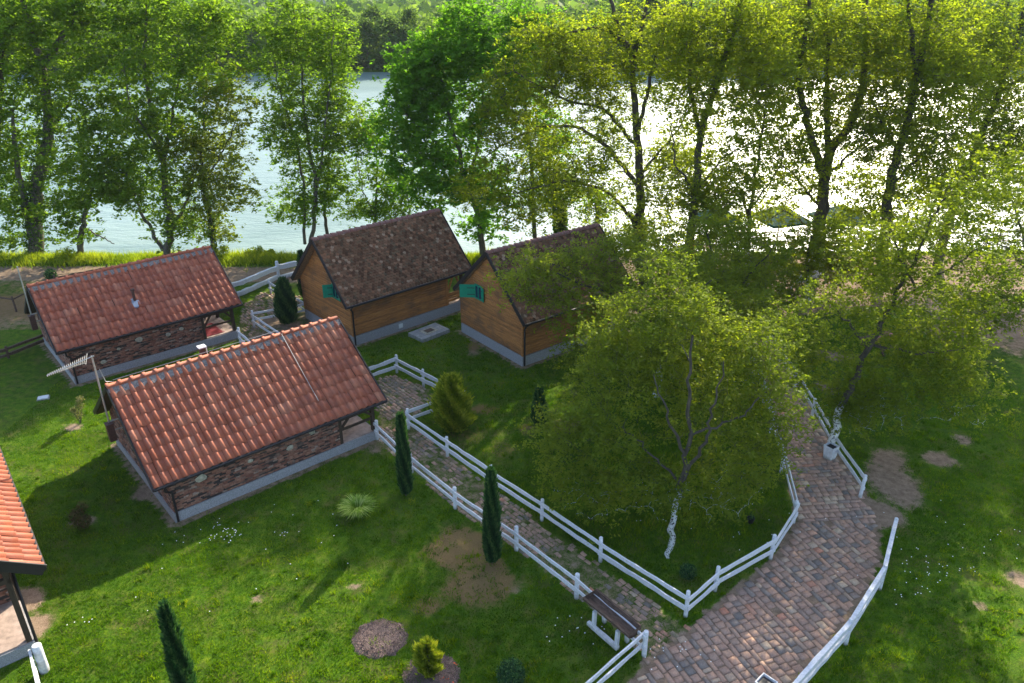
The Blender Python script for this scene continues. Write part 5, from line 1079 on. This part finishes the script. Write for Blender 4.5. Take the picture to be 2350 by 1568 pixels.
def bm_person(verts, edges, rad, parent):
    import bmesh
    for nm, mt, idx, grow_ in (('body', 'skin', None, 1.), ('shirt', 'shirt', (1, 2, 3, 5, 6, 8, 9), 1.12), ('trousers', 'jeans', (0, 1, 11, 12, 13, 15, 16, 17), 1.15)):
        sel = list(range(len(verts))) if idx is None else list(idx); mp = {v: k for k, v in enumerate(sel)}
        E_ = [(mp[a], mp[b]) for a, b in edges if a in mp and b in mp]
        bm = bmesh.new(); ly = bm.verts.layers.skin.verify(); vs_ = []
        for k, v in enumerate(sel):
            bv = bm.verts.new(verts[v]); r_ = rad[v] * grow_; bv[ly].radius = (r_, r_); bv[ly].use_root = (k == (0 if idx is None else sel.index(1 if nm == 'shirt' else 0))); vs_.append(bv)
        for a, b in E_: bm.edges.new((vs_[a], vs_[b]))
        me = bpy.data.meshes.new(nm); bm.to_mesh(me); bm.free(); me.materials.append(M[mt])
        o = bpy.data.objects.new(nm, me); COL.objects.link(o); o.parent = parent; md = o.modifiers.new('skin', 'SKIN'); md.use_smooth_shade = True; s = o.modifiers.new('sub', 'SUBSURF'); s.levels = 1; s.render_levels = 1
person()

# ------------------------------------------------------------------ the far bank
protos = []
def far_tree(h_, r_, n, leaf='far'):
    t = thing('far_bank_tree', (0, 0, 0), 0, 'tree', 'tree', 'trees on the far river bank')
    m = MB(); m.tube([(0, 0, -.5), (0, 0, h_ * .5), (.2, 0, h_ * .9)], [.22, .15, .04], 6)
    for k in range(6): a = random.random() * 6.28; z = h_ * random.uniform(.3, .7); m.tube([(0, 0, z), (cos(a) * r_ * .6, sin(a) * r_ * .6, z + h_ * .15)], [.07, .02], 4)
    tr = m.build('trunk', BARK['grey'], t); C = []; CT = []
    for k in range(34):
        u = random.random(); z = h_ * (.10 + .88 * u); q = r_ * (1 - u ** 2.2) ** .5 * random.random() ** .5; a = random.random() * 6.28; c = np.array([cos(a) * q, sin(a) * q, z]); nn = n // 34
        C.append(c + RNG.normal(0, 1, (nn, 3)) * [r_ * .2, r_ * .2, h_ * .06]); CT.append(np.full(nn, random.random()))
    C = np.concatenate(C); CT = np.concatenate(CT); V, F_, tn = quad_cloud(C, .42, .5, .8); npmesh('crown', V, F_, LEAF[leaf], t, attrs={'tint': ('FACE', .6 * CT + .4 * tn)}); return t
protos = [far_tree(9, 3.2, 4200), far_tree(10.5, 3.0, 4600), far_tree(8, 3.6, 4200, 'bank'), far_tree(10.8, 2.4, 4000), far_tree(6, 3.4, 3200, 'far')]
def copy_thing(o):
    c = o.copy(); COL.objects.link(c)
    for ch in o.children: d = ch.copy(); COL.objects.link(d); d.parent = c
    return c
spots = []
for xx in np.arange(-105, 110, 4.0): spots.append((xx + random.uniform(-1.2, 1.2), 170.5 + random.uniform(-1.5, 2)))
for row, yy in enumerate((176, 183)):
    for xx in np.arange(-110 - row * 5, 115 + row * 5, 5.2): spots.append((xx + random.uniform(-2, 2), yy + random.uniform(-2, 2)))
used = set()
for k, (xx, yy) in enumerate(spots):
    j = random.randrange(5); p = protos[j]
    if j in used: o = copy_thing(p)
    else: o = p; used.add(j)
    s_ = random.uniform(.82, 1.12) * (1.25 if xx > 18 else 1.); o.location = (xx, yy, -.3); o.rotation_euler = (0, 0, random.random() * 6.28); o.scale = (s_ * 1.15, s_ * 1.15, s_)
    o['label'] = 'green tree in the wood lining the far river bank'
n = 60000; x = RNG.uniform(-190, 190, n); y = RNG.uniform(186, 226, n); top = (4.5 + 5.5 * vnoise(x, y, 6, 61)) * np.interp(x, [10, 30], [1, 1.45]); z = top * RNG.random(n) ** .35
V, F_, tn = quad_cloud(np.stack([x, y, z], 1), .9, .5, .8); tag(npmesh('far_wood', V, F_, LEAF['far'], attrs={'tint': ('FACE', tn)}), 'continuous green wood behind the trees of the far bank', 'wood', kind='stuff')
n = 42000; x = RNG.uniform(-500, 500, n); y = RNG.uniform(240, 1300, n); ok = vnoise(x, y, 60, 62) > .30; x, y = x[ok], y[ok]; z = RNG.random(len(x)) * 6
V, F_, tn = quad_cloud(np.stack([x, y, z + np.interp(y, [500, 800, 3200], [0, 2, 30])], 1), 5., .5, .8); tag(npmesh('distant_woods', V, F_, LEAF['far'], attrs={'tint': ('FACE', tn)}), 'distant hazy woods on the plain beyond the river', 'wood', kind='stuff')
n = 9000; x = RNG.uniform(-200, 200, n); y = RNG.normal(168.2, .9, n); z = RNG.random(n) * 2.2 - .6
V, F_, tn = quad_cloud(np.stack([x, y, z], 1), .6, .3, .8); tag(npmesh('far_undergrowth', V, F_, LEAF['far'], attrs={'tint': ('FACE', tn * .6)}), 'dark undergrowth at the far waterline', 'undergrowth', kind='stuff')
def far_house(x_, y_, w_, l_, h_, rz, k):
    t = thing('village_house', (x_, y_, 0), rz, 'tiny pale house of the distant village at the top edge', 'house', 'distant village houses'); m = MB(); m.box(-w_ / 2, w_ / 2, -l_ / 2, l_ / 2, -.5, h_); m.build('wall', M['house_wall'], t)
    m = MB(); a, b = w_ / 2 + .4, l_ / 2 + .4; m.poly([(-a, -b, h_), (a, -b, h_), (a, b, h_), (-a, b, h_), (-a, 0, h_ + 2.6), (a, 0, h_ + 2.6)], [(0, 1, 5, 4), (3, 4, 5, 2), (0, 4, 3), (1, 2, 5), (0, 3, 2, 1)]); m.build('roof', M['house_roof'], t)
    for s1 in (-1, 1): m = MB(); m.box(s1 * w_ / 4 - .6, s1 * w_ / 4 + .6, -l_ / 2 - .03, -l_ / 2, 1.2, 2.6); m.build('window', M['glass'], t)
for k, (px, Yh) in enumerate(((560, 470), (600, 520), (742, 470), (770, 540), (880, 500), (905, 560), (955, 480), (1010, 530), (1120, 500), (1180, 560), (1260, 520), (690, 600))):
    p = W(px, 10, Yh); far_house(p[0], Yh, random.uniform(6, 9), random.uniform(6, 7), random.uniform(3, 4.5), random.uniform(-.6, .6), k)
# hills beyond the plain
hx = np.linspace(-3500, 3500, 120); hy = np.linspace(900, 4200, 30); gx, gy = np.meshgrid(hx, hy); hz = np.clip((gy - 1000) / 1800, 0, 1) * (160 + 260 * vnoise(gx, gy, 700, 71) + 60 * vnoise(gx, gy, 220, 72)) - 2
i = np.arange(3600).reshape(30, 120); tag(npmesh('hills', np.stack([gx.ravel(), gy.ravel(), hz.ravel()], 1), np.stack([i[:-1, :-1], i[:-1, 1:], i[1:, 1:], i[1:, :-1]], -1).reshape(-1, 4), M['hill'], smooth=True), kind='structure')

# ------------------------------------------------------------------ the air
hm = bpy.data.materials.new('air'); hm.use_nodes = True; nt = hm.node_tree; nt.nodes.remove(nt.nodes['Principled BSDF'])
pv = nt.nodes.new('ShaderNodeVolumePrincipled'); pv.inputs['Density'].default_value = .00012; pv.inputs['Color'].default_value = (.80, .88, 1., 1); pv.inputs['Anisotropy'].default_value = 0.
L(nt, pv.outputs[0], nt.nodes['Material Output'].inputs['Volume'])
m = MB(); m.box(-3600, 3600, -450, 4300, -4.5, 620); tag(m.build('haze', hm), kind='stuff', label='thin pale haze in the air over the river', cat='haze')
